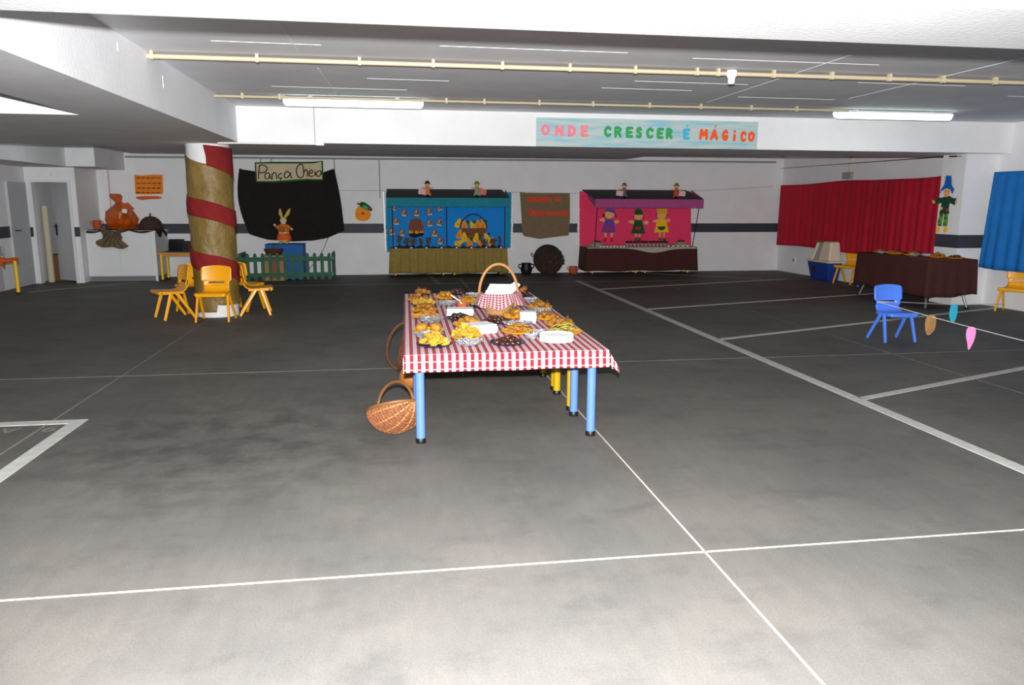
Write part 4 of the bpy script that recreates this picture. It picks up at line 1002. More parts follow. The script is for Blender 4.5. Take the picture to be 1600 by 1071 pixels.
# table at the far left edge
lt = kid_table(-6.42, 13.36, .50, 1.20, LEGYEL, 'orange topped low table at the left edge of the view', None, h=.60, inset=.05, rr=.03)
def lcloth(u, v):
    x = -6.70+.56*u; y = 12.72+1.18*v; z = .612+.014*math.sin(u*8+v*19)+.012*math.sin(v*31)
    if u > .90: x = -6.155+.03*math.sin(v*16); z -= .9*(u-.90)*(1.3+math.sin(v*14))*.6
    return (x, y, z)
tag(MB().grid(lcloth, 24, 50).build('table_runner', ORCLOTH, solid=.005), 'crumpled orange cloth on the low table at the left edge', 'cloth')
for k, (x, y) in enumerate(((-6.50,13.55),(-6.44,13.62),(-6.40,13.75),(-6.36,13.83),(-6.56,13.5))):
    tag(MB().lathe([(.026,0),(.028,.02),(.030,.19),(.027,.19),(.024,.02)], 14, (x, y, .625)).build('glass_tumbler', GLASS, base=(x, y, .625)), 'tall clear tumbler on the orange cloth at the left edge', 'glass', 'tumblers on the left table')

# ------------------------------------------------------------------ "Pança Cheia" corner
def drape(u, v):
    top = [(374,263),(380,265),(400,268),(430,268),(470,268),(505,270),(515,266),(523,264)]
    bot = [(390,366),(398,369),(420,375),(460,377.5),(490,376),(512,372),(530,364),(538,361)]
    def it(P, u):
        k = u*(len(P)-1); i = min(int(k), len(P)-2); f = k-i; return (P[i][0]*(1-f)+P[i+1][0]*f, P[i][1]*(1-f)+P[i+1][1]*f)
    a = it(top, u); b = it(bot, u); uu = a[0]*(1-v)+b[0]*v; vv = a[1]*(1-v)+b[1]*v
    uu += (-9*math.sin(PI*v)*(1-u)**3) + 2*math.sin(PI*v)*u**3
    x, z = far(uu, vv, 16.72)
    return (x, 16.745-.035*abs(math.sin(u*11+v*1.5))-.015*math.sin(u*29+2*v)*v, z)
tag(MB().grid(drape, 60, 24).build('black_cloth', BLACKCL, solid=.004), 'large black cloth pinned to the far wall behind the sign', 'cloth')
sg = thing('sign', 'tan paper sign with green border and black handwriting', 'sign', (-2.05, 16.68, 1.95))
SY = 16.66
c4 = [far(u, v, SY) for u, v in ((399.5,254.8),(430,254.3),(470,254.5),(490,254.2),(504,252),(505,281.2),(480,281),(455,282.5),(430,284.5),(401,284))]
MB().prism(c4, (0, SY+.012, 0), (1,0,0), (0,0,1), .006).build('sheet', SIGNPAPER, sg, smooth=False)
MB().tube([(x, SY, z) for x, z in c4], .020, 6, closed=True).build('border', GREENTRIM, sg)
def hw(pts): return [(far(395+u/11.85, 248+v/11.85, SY)[0], SY+.003, far(395+u/11.85, 248+v/11.85, SY)[1]) for u, v in pts]
def curve(P, n=6):
    out = []
    for i in range(len(P)-1):
        p0 = P[max(i-1,0)]; p1 = P[i]; p2 = P[i+1]; p3 = P[min(i+2,len(P)-1)]
        for k in range(n):
            t = k/n; out.append(tuple(.5*((2*p1[j])+(-p0[j]+p2[j])*t+(2*p0[j]-5*p1[j]+4*p2[j]-p3[j])*t*t+(-p0[j]+3*p1[j]-3*p2[j]+p3[j])*t**3) for j in (0,1)))
    return out+[P[-1]]
strokes = {'P': [[(110,378),(118,250),(130,130)],[(120,135),(175,115),(240,135),(270,190),(235,245),(165,262),(115,255)]],
 'a': [[(318,285),(265,262),(230,310),(240,365),(285,372),(318,320),(320,280),(325,345),(350,380)]],
 'n': [[(360,385),(362,330),(368,280)],[(366,300),(400,258),(435,280),(445,340),(455,380)]],
 'ç': [[(545,275),(505,285),(478,325),(500,362),(555,358)],[(520,368),(522,385),(512,402)]],
 'a ': [[(700,270),(640,240),(592,290),(600,345),(655,345),(695,290),(700,262),(710,330),(742,358)]],
 'C': [[(948,160),(915,108),(865,115),(820,180),(815,260),(845,335),(890,355),(935,330)]],
 'h': [[(938,160),(948,230),(945,330)],[(948,260),(985,205),(1015,235),(1020,338)]],
 'e': [[(1045,275),(1105,262),(1110,222),(1075,215),(1045,265),(1055,318),(1090,332),(1125,318)]],
 'i': [[(1155,232),(1160,280),(1158,325)],[(1150,196),(1154,202)]],
 'a  ': [[(1265,228),(1215,232),(1182,280),(1200,325),(1245,318),(1272,260),(1268,226),(1275,280),(1300,300)]]}
for ch, ss in strokes.items():
    mb = MB()
    for s_ in ss: mb.tube(hw(curve(s_)), .012, 6)
    mb.build('letter', BLACKINK, sg)
# rabbit doll on the blue crate
RX, RY, RZ = -2.17, 16.25, .695
rb = thing('rabbit_doll', 'yellow eared rabbit doll in an orange dress on the blue crate', 'doll', (RX, RY, RZ))
FUR = mat('cream_fur', (222, 206, 160), .95, .08); EAR = mat('yellow_fur', (206, 180, 80), .95, .08); DRESS = mat('orange_dress', (226, 96, 36), .9, .1); DRESS2 = mat('rust_blouse', (206, 112, 48), .9, .1)
bd = MB().lathe([(.055,.06),(.075,.10),(.11,.22),(.09,.33),(.05,.40),(.04,.43)], 20, (RX, RY, RZ)); bd.build('body', FUR, rb)
MB().lathe([(.145,.08),(.15,.10),(.125,.19),(.10,.24),(.09,.24),(.10,.12)], 28, (RX, RY, RZ)).build('skirt', DRESS, rb)
MB().lathe([(.10,.22),(.118,.28),(.095,.35),(.06,.405),(.05,.405)], 24, (RX, RY, RZ)).build('blouse', DRESS2, rb)
MB().ico((RX-.012, RY-.10, RZ+.29), (.05,.03,.06), 2).build('bib', mat('olive_bib', (132, 100, 48), .9, .1), rb)
hd = MB().ico((RX, RY, RZ+.475), (.068,.062,.065), 3).build('head', FUR, rb)
for s in (-1, 1):
    MB().ico((RX+s*.024, RY-.058, RZ+.49), .009, 1).build('eye', BLACKF, hd)
    MB().tube([(RX+s*.02, RY, RZ+.52), (RX+s*(.05 if s < 0 else .09), RY, RZ+.61), (RX+s*(.055 if s < 0 else .125), RY, RZ+.68), (RX+s*(.05 if s < 0 else .15), RY, RZ+.715)], [.018,.038,.026,.006], 10).build('ear', EAR, rb)
    MB().tube([(RX+s*.06, RY, RZ+.37), (RX+s*.125, RY-.03, RZ+.33), (RX+s*.155, RY-.05, RZ+(.37 if s < 0 else .31))], [.035,.033,.024], 8).build('arm', DRESS2, rb)
    MB().ico((RX+s*.165, RY-.055, RZ+(.385 if s < 0 else .30)), .026, 2).build('paw', FUR, rb)
    MB().ico((RX+s*.06, RY-.05, RZ+.03), (.05,.075,.03), 2).build('foot', EAR, rb)
    MB().tube([(RX+s*.05, RY, RZ+.03), (RX+s*.045, RY, RZ+.1)], .03, 8).build('leg', FUR, rb)
MB().ico((RX, RY-.064, RZ+.468), (.012,.009,.009), 1).build('nose', REDF, hd)
CRATEBL = mat('blue_crate_paint', (18, 96, 164), .7, .06)
cr = thing('blue_crate', 'plain blue crate under the rabbit doll behind the picket fence', 'box', (-2.16, 16.35, 0))
MB().box(-2.53, -1.79, 16.08, 16.6, 0, .685).build('body', CRATEBL, cr, smooth=False, bevel=.006); MB().box(-2.54, -1.78, 16.07, 16.61, .685, .695).build('lid', CRATEBL, cr, smooth=False)
cw = thing('wooden_box', 'tan box with a reddish panel behind the picket fence', 'box', (-2.33, 15.85, 0))
MB().box(-2.53, -2.12, 15.7, 16.02, 0, .50).build('body', CARD, cw, smooth=False); MB().box(-2.42, -2.27, 15.69, 15.70, .03, .42).build('panel', mat('brick_red_panel', (150, 84, 66), .8, .15), cw, smooth=False)
db = thing('oval_basket', 'dark oval basket standing on the tan box', 'basket', (-2.33, 15.86, .505))
MB().lathe([(.12,0),(.16,.04),(.19,.10),(.20,.115),(.185,.115),(.15,.03)], 28, (-2.33, 15.86, .505), 1, .7).build('basket_body', WICKERDK, db)
MB().tube(arc((-2.355,15.86,.60),(-2.31,15.86,.60),.14), .008, 6).build('handle', WICKERDK, db)
# picket fence: front panel, two short returns
fn_ = thing('picket_fence', 'green wooden picket fence around the blue crate', 'fence', (-2.1, 15.5, 0))
def picket(p, d, h=.545, w=.066):
    d = Vector(d).normalized(); n = Vector((d.y, -d.x, 0))
    pts = [(-w/2, .03), (w/2, .03), (w/2, h-.05)] + [(w/2*math.cos(a*PI/8), h-.05+.05*math.sin(a*PI/8)) for a in range(1, 8)] + [(-w/2, h-.05)]
    MB().prism(pts, p, d, (0,0,1), .018).build('picket', GREENP, fn_, smooth=False)
def rail(p0, p1, z): MB().bar((p0[0], p0[1], z), (p1[0], p1[1], z), .02, .075).build('rail', GREENP, fn_, smooth=False)
FA, FB = (-2.92, 15.50), (-1.24, 15.62)
for k in range(13):
    f = k/12; picket((FA[0]+(FB[0]-FA[0])*f, FA[1]+(FB[1]-FA[1])*f-.012, 0), (1, .07, 0), .555)
for z in (.13, .44): rail((FA[0]-.04, FA[1]), (FB[0]+.04, FB[1]), z)
for k in range(1, 6): picket((FA[0]-.06, FA[1]+.17*k, 0), (0.1, 1, 0)); picket((FB[0]+.04, FB[1]+.15*k, 0), (0.1, 1, 0))
for z in (.13, .44): rail((FA[0]-.05, FA[1]), (FA[0]-.05, FA[1]+.9), z); rail((FB[0]+.05, FB[1]), (FB[0]+.05, FB[1]+.85), z)
for z in (.13, .45): MB().ico((FB[0]+.055, FB[1]-.02, z), (.03,.02,.045), 1).build('wire_tie', mat('wire_tie_grey', (96,120,124), .5, .1), fn_)
cbx = [far(u, v, 16.6) for u, v in ((512, 372), (505, 390), (496, 405), (480, 424))]
tag(MB().tube([(x, 16.7-.05*i, z) for i, (x, z) in enumerate(cbx)], .006, 5).build('dangling_cord', BLACK), 'thin black cord hanging from the black cloth corner', 'cord')
# orange fruit cut-out
of_ = thing('fruit_cutout', 'orange fruit face cut-out with a green cap on the far wall', 'cut-out', (-.6, 16.79, 1.14))
def fz(pts, ox, oy, s): return [far(ox+u/s, oy+v/s, 16.79) for u, v in pts]
MB().prism(sm(fz([(330,340),(240,480),(205,700),(280,830),(450,880),(640,850),(745,720),(740,570),(600,500),(440,420)], 545, 305, 21.4), 2), (0,16.792,0), (1,0,0), (0,0,1), .006).build('fruit', ORANGEF, of_, smooth=False)
MB().prism(sm(fz([(240,320),(300,280),(290,225),(350,290),(450,215),(560,260),(620,300),(700,360),(800,470),(760,550),(660,520),(560,480),(420,420),(340,310)], 545, 305, 21.4), 1), (0,16.786,0), (1,0,0), (0,0,1), .006).build('cap', GREENF, of_, smooth=False)
MB().prism(sm(fz([(440,370),(520,320),(600,360),(660,420),(640,480),(560,480),(470,430)], 545, 305, 21.4), 1), (0,16.782,0), (1,0,0), (0,0,1), .004).build('light_leaf', mat('light_green_felt', (92, 160, 96), .9, .1), of_, smooth=False)
MB().prism(sm(fz([(660,420),(730,400),(760,480),(720,530),(640,500)], 545, 305, 21.4), 1), (0,16.781,0), (1,0,0), (0,0,1), .004).build('brown_leaf', BROWNF, of_, smooth=False)
MB().prism(ell(*far(545+475/21.4, 305+610/21.4, 16.79), .036, .028), (0,16.784,0), (1,0,0), (0,0,1), .004).build('nose', REDF, of_, smooth=False)
for u in (310, 645): MB().prism(ell(*far(545+u/21.4, 305+645/21.4, 16.79), .010, .012), (0,16.784,0), (1,0,0), (0,0,1), .004).build('eye', BROWNF, of_, smooth=False)

# ------------------------------------------------------------------ stalls
def fl_(u, v, Y): x, z = far(u, v, Y); return (x, z)
def cutp(name, pts, Y, m, parent, th=.005, smo=0):
    return MB().prism(sm(pts, smo) if smo else pts, (0, Y, 0), (1,0,0), (0,0,1), th).build(name, m, parent, smooth=False)
def scallop(x0, x1, z1, z0, n, d=.012):
    pts = [(x0, z1), (x0, z0)]
    for k in range(n*4+1): pts.append((x0+(x1-x0)*k/(n*4), z0-d*abs(math.sin(PI*k/4))))
    return pts+[(x1, z0), (x1, z1)]
def tinsel(pts, label, seed):
    rnd = random.Random(seed); mb = MB(); P = []
    for i in range(len(pts)-1):
        a = Vector(pts[i]); b = Vector(pts[i+1]); n = max(2, int((b-a).length/.03))
        for k in range(n): P.append(a.lerp(b, k/n))
    mb.tube(P, .020, 6)
    for p in P:
        for _ in range(7):
            d = Vector((rnd.uniform(-1,1), rnd.uniform(-.8,.2), rnd.uniform(-1,1))).normalized()*rnd.uniform(.02,.045)
            mb.tube([p, p+d], [.006,.004], 4)
    return tag(mb.build('tinsel_garland', TINSEL, smooth=False), label, 'garland', 'silver tinsel garlands')
def pleats(x0, x1, z0, z1, y, n, amp, flare=.03):
    def fn(u, v):
        x = x0+(x1-x0)*u; z = z1+(z0-z1)*v
        return (x+(u-.5)*flare*2*v, y-.01-.03*v-amp*(.3+.7*v)*(math.sin(u*n*2*PI)+.5*math.sin(u*n*3.3+1)), z+.008*math.sin(u*17)*v)
    return MB().grid(fn, n*8, 10)
def table_skirt(name, label, m, x0, x1, yf, yb, z0, z1, n, amp):
    mb = pleats(x0, x1, z0, z1, yf, n, amp)
    for xs, s in ((x0, -1), (x1, 1)):
        mb.grid(lambda u, v, xs=xs, s=s: (xs+s*.03*v, yf-(.012+.03*v)*(1-u)+(yb-yf)*u, z1+(z0-z1)*v), 8, 8)
    mb.grid(lambda u, v: (x0+(x1-x0)*u, yf-.012+(yb-yf)*v, z1), 12, 4)
    return tag(mb.build(name, m, solid=.004), label, 'tablecloth')
# --- blue stall
kid_table(.56, 16.40, 1.20, .58, LEGYEL, 'left one of two tables hidden under the olive skirt', 'tables under the olive skirt', h=.58, inset=.10, rr=.022)
kid_table(1.79, 16.40, 1.20, .58, LEGYEL, 'right one of two tables hidden under the olive skirt', 'tables under the olive skirt', h=.58, inset=.10, rr=.022)
table_skirt('pleated_skirt', 'olive pleated skirt around the blue stall table', OLIVE, -.05, 2.40, 16.09, 16.72, .085, .592, 27, .019)
bs = thing('stall_blue', 'blue puppet style market stall with a black awning', 'stall', (1.2, 16.4, .6)); bs.name = 'market_stall'; ROOT[bs.name] = Vector((1.2, 16.4, .6))
cutp('backing', quad([(603,300),(799,301),(797,387),(790,389),(603,394)], 16.75), 16.775, TEALF, bs)
cutp('felt_panel', quad([(611,322),(694,322),(694,392),(611,392)], 16.75), 16.768, FELTBLUE, bs)
cutp('felt_panel', quad([(695,322),(788,322),(788,392),(695,392)], 16.75), 16.768, FELTBLUE, bs)
# awning roof and valance
def awning(parent, xb0, xb1, zb_, xf0, xf1, zf, yb, yf, vz, vm):
    MB().add([(xb0,yb,zb_),(xb1,yb,zb_),(xf1,yf,zf),(xf0,yf,zf),(xb0,yb,zb_-.015),(xb1,yb,zb_-.015),(xf1,yf,zf-.015),(xf0,yf,zf-.015)],
             [(0,3,2,1),(4,5,6,7),(0,1,5,4),(1,2,6,5),(2,3,7,6),(3,0,4,7)]).build('roof', ROOFBLK, parent, smooth=False)
    MB().prism(scallop(xf0, xf1, zf, vz, int((xf1-xf0)/.09)), (0, yf, 0), (1,0,0), (0,0,1), .006).build('valance', vm, parent, smooth=False)
    for xs in (xf0, xf1):
        MB().add([(xs,yf,zf),(xs,yb,zb_),(xs,yb,zb_-.14),(xs,yf,vz)], [(0,1,2,3)]).build('valance_end', vm, parent, smooth=False, solid=.006)
awning(bs, -.08, 2.37, 1.82, -.09, 2.45, 1.635, 16.72, 16.04, 1.46, TEALV)
for x in (.02, 1.13, 2.35): MB().tube([(x, 16.10, .60), (x, 16.06, 1.62)], .011, 6).build('post', DARKF, bs)
# pot over a fire
def bz(pts, Y=16.75): return [far(595+u/9.314, 285+v/9.314, Y) for u, v in pts]
def bz2(pts, Y=16.75): return [far(695+u/9.313, 285+v/9.313, Y) for u, v in pts]
pf = thing('pot_cutout', 'brown cooking pot cut-out over flames on the blue stall', 'cut-out', (.55, 16.75, .95))
cutp('pot', bz([(430,530),(580,525),(595,570),(625,640),(625,720),(590,770),(430,770),(398,700),(405,630),(425,570)]), 16.763, BROWNF, pf, smo=1)
for hx in (405, 600): MB().tube([(p[0], 16.757, p[1]) for p in bz([(hx+8,560),(hx,575),(hx-2,600),(hx+6,610)])], .008, 5).build('pot_handle', GREYF, pf)
for k, (u, m) in enumerate(((425,YELF),(455,ORANGEF),(485,REDF),(512,YELF),(545,ORANGEF),(580,YELF),(605,ORANGEF))):
    cutp('flame', bz([(u-20,765),(u-12,725),(u,690+6*(k%3)),(u+12,725),(u+20,765)]), 16.756-.0012*k, m, pf, .003, 1)
cutp('coals', bz([(400,735),(440,745),(480,735),(520,750),(560,735),(620,735),(625,765),(590,790),(560,785),(500,810),(450,800),(415,780)]), 16.745, BLACKF, pf, .005)
# chestnut cut-outs
ch_proto = None
CHN = 'chestnut cut-outs on the blue stall'
spots = [(195,372,.5,.6),(340,440,.2,1),(518,440,0,1),(705,425,-.1,1),(850,380,-.5,.6),(220,565,-.05,1),(155,715,-.2,1),(305,730,.05,1),(705,590,-.1,1),(850,580,.2,1),(778,735,0,1),(855,845,0,1)]
for i, (u, v, rot, sc_) in enumerate(spots):
    cx, cz = far(595+u/9.314, 285+v/9.314)
    if ch_proto is None:
        t = thing('chestnut_cutout', '', 'cut-out', (0,0,0), group=CHN)
        def R(pts): return [(x*.092, z*.092) for x, z in pts]
        body = R([(0,1.15),(.35,.6),(.85,.1),(.8,-.6),(.3,-.9),(-.5,-.85),(-.85,-.4),(-.7,.2),(-.25,.7)])
        MB().prism(sm([(x*1.12, z*1.1) for x, z in body], 1), (0,.004,0), (1,0,0), (0,0,1), .003).build('outline', DARKF, t, smooth=False, local=True)
        MB().prism(sm(body, 1), (0,0,0), (1,0,0), (0,0,1), .004).build('shell', GREYF, t, smooth=False, local=True)
        MB().prism(sm(R([(-.55,-.78),(.55,-.85),(.65,-.62),(.1,-.6),(-.6,-.6)]), 1), (0,-.005,0), (1,0,0), (0,0,1), .003).build('base_patch', WHITEF, t, smooth=False, local=True)
        MB().prism(sm(R([(-.1,.4),(.08,.3),(.05,.02),(-.2,.1)]), 1), (0,-.005,0), (1,0,0), (0,0,1), .003).build('highlight', WHITEF, t, smooth=False, local=True)
        MB().prism(sm(R([(.15,.45),(.5,.1),(.45,-.25),(.2,-.1)]), 1), (0,-.005,0), (1,0,0), (0,0,1), .003).build('shade_patch', BLACKF, t, smooth=False, local=True)
        ch_proto = t
    else: t = copy_tree(ch_proto)
    t.location = (cx, 16.758, cz); t.rotation_euler = (0, rot, 0); t.scale = (1, 1, sc_)
    where = ('at the top left corner under the valance','first of the top row, left of the pot','directly above the pot','top row, right of the pot','at the top right under the valance','on the left side beside the pot','lowest on the far left edge','below and left of the pot','right beside the pot','right of the pot by the middle post','below and right of the pot','lowest at the right by the middle post')[i]
    t['label'] = 'grey chestnut cut-out on blue felt, '+where; t['group'] = CHN
# basket with pears
bc_ = thing('basket_cutout', 'brown basket cut-out with an arched handle on the blue stall', 'cut-out', (1.77, 16.75, .85))
cutp('basket', bz2([(215,660),(410,670),(610,655),(600,720),(560,800),(500,850),(340,850),(270,790),(230,720)]), 16.752, BROWNF, bc_, smo=1)
MB().tube([(p[0], 16.744, p[1]) for p in bz2(curve([(215,670),(235,590),(290,520),(360,475),(430,465),(500,490),(560,550),(600,610),(608,665)]))], .014, 6).build('handle', DARKF, bc_)
pears = [(195,590,.35,0),(280,610,-.1,1),(400,630,-.5,2),(475,610,0,1),(545,605,-.15,1),(210,750,.25,1),(280,790,-.1,2),(205,880,1.1,2),(345,870,-.35,1),(450,800,.15,2),(600,800,-.4,2),(505,880,-1.0,1),(675,860,.3,1)]
PEN = 'fruit face cut-outs on the blue stall'
PL = ('leaning out left of the basket handle','upright at the left inside the basket','lying in the middle of the basket','right of centre inside the basket','rightmost inside the basket','tucked beside the left of the basket','second from left below the basket','lying at the lower left corner','upright at the lower left centre','in front of the basket middle','at the right of the basket front','lying at the lower right centre','lowest on the right')
pcols = {0: YELF, 1: ORANGEF, 2: YELF}; pp = {}
for i, (u, v, rot, c) in enumerate(pears):
    cx, cz = far(695+u/9.313, 285+v/9.313); key = c
    if key not in pp:
        t = thing('pear_cutout', '', 'cut-out', (0,0,0), group=PEN)
        pts = [(x*.075, z*.108) for x, z in [(0,1),(.4,.75),(.6,.1),(.95,-.45),(.7,-.95),(0,-1.05),(-.7,-.95),(-.95,-.45),(-.6,.1),(-.4,.75)]]
        MB().prism(sm(pts, 1), (0,0,0), (1,0,0), (0,0,1), .004).build('fruit', pcols[c], t, smooth=False, local=True)
        MB().tube([(.018*math.cos(a*PI/6), -.008, -.035+.016*math.sin(a*PI/6)) for a in range(12)], .004, 5, closed=True).build('face_ring', BROWNF, t, local=True)
        MB().prism(sm([(0,.0),(.05,.03),(.09,.0),(.05,-.03)], 1), (.03,.004,.055), (1,0,0), (0,0,1), .003).build('leaf', GREENF, t, smooth=False, local=True)
        pp[key] = t
    else: t = copy_tree(pp[key])
    t.location = (cx, 16.738-.0015*i if i > 4 else 16.762-.0012*i, cz); t.rotation_euler = (0, -rot if False else rot, 0)
    t['label'] = ('orange' if c == 1 else 'yellow')+' pear face cut-out '+PL[i]; t['group'] = PEN
for k, pts in enumerate(([(300,550),(340,570),(390,600),(370,620),(320,590)], [(380,590),(420,555),(470,560),(440,590),(400,600)])):
    cutp('leaf', bz2(pts), 16.759, GREENF, bc_, .003, 1)
x0, z0 = far(602.5, 300); x1, z1 = far(604.5, 394); tinsel([(x0-.045,16.73,z0),(x0-.035,16.73,(z0+z1)/2),(x1-.025,16.73,z1)], 'silver tinsel down the left edge of the blue stall', 1)
x0, z0 = far(799, 302); x1, z1 = far(797, 393); tinsel([(x0+.02,16.74,z0-.05),(x1+.02,16.74,z1)], 'silver tinsel down the right edge of the blue stall', 2)
# goods on the olive table
def shrub(name, label, x, y, z, w, h, m, seed, group):
    rnd = random.Random(seed); t = thing(name, label, 'plant', (x, y, z), group=group)
    MB().lathe([(.03,0),(.045,.03),(.04,.05),(.03,.05)], 12, (x, y, z)).build('pot', DARKF, t)
    mb = MB()
    for k in range(26):
        a = rnd.uniform(0, 6.3); q = rnd.uniform(.1, 1); tip = (x+w/2*q*math.cos(a), y+.05*q*math.sin(a), z+.05+h*rnd.uniform(.3, 1))
        mb.tube([(x, y, z+.045), tip], [.004,.003], 4); mb.ico(tip, (.021,.014,.019), 1, .2, rnd=rnd)
    o = mb.build('dried_stems', m, t); o['kind'] = 'stuff'; return t
DRY = mat('dried_plant', (92, 76, 62), .9, .3, 20)
for i, (u, w, h, wh) in enumerate(((624,.10,.20,'leftmost on the olive skirted stall'),(636,.16,.16,'bushy one left of centre on the blue stall table'),(645,.14,.15,'below the coals of the pot cut-out'),(657,.10,.14,'small one right of the pot cut-out'),(668,.12,.16,'beside the lowest right chestnut'),(755,.16,.12,'right half of the blue stall table'),(770,.14,.13,'near the right end of the blue stall table'),(780,.08,.18,'tall one at the blue stall right end'))):
    x, _ = far(u, 390, 16.4); shrub('dried_posy', 'small pot of brown dried stems, '+wh, x, 16.42, .596, w, h, DRY, i, 'dried posies on the blue stall')
TAGW = mat('white_tag', (230, 228, 222), .6, .03)
for i in range(15):
    x = .08+2.2*i/14
    t = thing('nibbles_dish', 'low dark dish with a white card on the front row of the blue stall', 'dish', (x, 16.21, .596), group='dishes along the blue stall front')
    MB().lathe([(.04,0),(.062,.02),(.066,.03),(.055,.03),(.02,.045)], 14, (x, 16.21, .596)).build('dish', DATE if i % 3 else NUT, t)
    if i % 2 == 0: MB().box(x-.02, x+.02, 16.135, 16.14, .597, .622).build('card', TAGW, t, smooth=False)
def sash(x0, x1, y, z, label, m, seed, drop_=.035):
    return tag(MB().grid(lambda u, v: (x0+(x1-x0)*u, y-.004*math.sin(v*PI)-.006*v-.02*(1 if v > .2 else 0), z+.003-(drop_*(.35+.65*abs(math.sin(u*3.3+seed))))*max(0, (v-.2)/.8)), 30, 8).build('lace_strip', m, solid=.003), label, 'cloth')
sash(-.03, 2.38, 16.08, .595, 'tan cloth strip along the front edge of the blue stall', mat('tan_strip', (156, 134, 96), .9, .1), 1, .022)

# --- dolls on the awnings
def doll(x, y, z, hat, body, card, side, label):
    t = thing('felt_doll', label, 'doll', (x, y, z), group='felt dolls on the awnings')
    MB().tube([(x, y, z), (x, y, z+.10), (x, y, z+.15)], [.05,.038,.02], 10).build('body', body, t)
    MB().ico((x, y, z+.175), .036, 2).build('head', SKIN, t)
    MB().lathe([(.055,.192),(.05,.20),(.034,.205),(.03,.235),(.01,.245)], 16, (x, y, z)).build('hat', hat, t)
    for s in (-1, 1):
        MB().tube([(x+s*.03, y, z+.125), (x+s*.085, y-.01, z+.12)], [.015,.012], 6).build('arm', SKIN, t)
        MB().tube([(x+s*.025, y, z+.02), (x+s*.045, y-.02, z-.015)], [.02,.018], 6).build('leg', body, t)
    MB().prism([(-.06,-.045),(.05,-.06),(.06,.035),(-.05,.05)], (x+side*.085, y-.05, z+.055), (1,0,0), (0,0,1), .004).build('card', card, t, smooth=False)
    t.scale = (1.35, 1, 1.15)
    return t
PINKC = mat('pink_card', (236, 190, 190), .8, .05)
doll(.75, 16.20, 1.70, mat('navy_felt', (30, 34, 70), .9, .05), mat('coral_felt', (220, 130, 90), .9, .05), PINKC, -1, 'small doll in a dark blue hat on the blue stall awning')
doll(1.78, 16.20, 1.70, mat('lime_felt', (92, 150, 50), .9, .05), mat('grey_green_felt', (150, 160, 130), .9, .05), mat('red_edge_card', (226, 120, 116), .8, .1), 1, 'small doll in a green hat on the blue stall awning')

# --- burlap hanging
bh = thing('burlap_hanging', 'brown burlap hanging with red orange lettering between the stalls', 'hanging', (3.3, 16.78, .76))
cutp('cloth', quad([(812,300),(820,301.5),(850,302),(890,302),(890,340),(888,368),(870,370),(842,373.5),(820,369.5),(816,367),(814,335)], 16.76), 16.775, BURLAP, bh)
REDL = mat('red_orange_letter', (226, 66, 34), .85, .08)
xa, za = far(823, 316, 16.76); xb, zb2 = far(862, 308, 16.76); xc, _ = far(867, 310, 16.76); xd, _ = far(877, 310, 16.76); xe, ze = far(824, 337, 16.76); xf, zf2 = far(887, 328, 16.76)
lettering('cantinho', xa, xb, za, zb2+.04, (0,16.768,0), a_, c_, .04, .004).build('lettering', REDL, bh, smooth=False)
lettering('da', xc, xd, za+.02, zb2+.03, (0,16.768,0), a_, c_, .04, .004).build('lettering', REDL, bh, smooth=False)
lettering('Gastronomia', xe, xf, ze-.01, zf2+.02, (0,16.768,0), a_, c_, .04, .004).build('lettering', REDL, bh, smooth=False)
# --- pots on the floor
jar2('iron_pot', 'small black iron cauldron on the floor left of the round basket', 2.88, 16.45, 0, .13, .25, IRON)
for k in range(3):
    a = 2*PI*k/3
jar2('clay_pot', 'low terracotta pot on the floor beside the pink stall', 3.93, 16.45, 0, .10, .17, CLAY)
rbk = thing('round_tray', 'large round dark tray with foliage leaning on the far wall', 'tray', (3.36, 16.5, 0))
tilt = Matrix.Rotation(-.22, 3, 'X'); ctr = Vector((3.36, 16.45, .315)); RR = .315
DKTRAY = mat('dark_tray', (44, 32, 27), .85, .45, 14, bump=.9, bscale=30)
def tp(x, z, y=0): return tuple(ctr+tilt @ Vector((x, y, z)))
MB().add([tp(RR*math.cos(t*PI/24), RR*math.sin(t*PI/24), -.02) for t in range(48)]+[tp(RR*math.cos(t*PI/24), RR*math.sin(t*PI/24), .02) for t in range(48)], [tuple(range(48)), tuple(range(95, 47, -1))]+[(t, 48+t, 48+(t+1) % 48, (t+1) % 48) for t in range(48)]).build('disc', DKTRAY, rbk, smooth=False)
MB().tube([tp(RR*math.cos(t*PI/24), RR*math.sin(t*PI/24), -.03) for t in range(48)], .018, 6, closed=True).build('rim', DKTRAY, rbk)
for s in (-1,): MB().tube([tp(s*RR, .12), tp(s*(RR+.06), .15), tp(s*(RR+.05), .09), tp(s*RR, .08)], .012, 5).build('handle', IRON, rbk)
rnd = random.Random(5); mb = MB(); mb2 = MB()
for k in range(90):
    a = rnd.uniform(-.2, 1.0); q = RR*rnd.uniform(.8, 1.12); c = Vector(tp(q*math.cos(a), q*math.sin(a)-.05, -.05-rnd.uniform(0, .04)))
    d = Vector((rnd.uniform(-1,1), rnd.uniform(-.5,.5), rnd.uniform(-1,1))).normalized(); e = d.cross(Vector((0,1,0.2))).normalized()
    mb.add([c-d*.025, c+e*.012, c+d*.03, c-e*.012], [(0,1,2,3)])
o = mb.build('foliage', mat('dark_foliage', (40, 48, 34), .8, .4, 30), rbk, smooth=False); o['kind'] = 'stuff'
for k in range(60):
    a = rnd.uniform(0, 6.3); q = RR*.8*math.sqrt(rnd.random()); mb2.ico(tp(q*math.cos(a), q*math.sin(a)*.8-.03, -.03), (.022,.014,.018), 1, .3, rnd=rnd)
o = mb2.build('dried_petals', mat('dried_petals', (78, 44, 36), .9, .6, 12), rbk, smooth=False); o['kind'] = 'stuff'
rnd = random.Random(9); mb = MB()
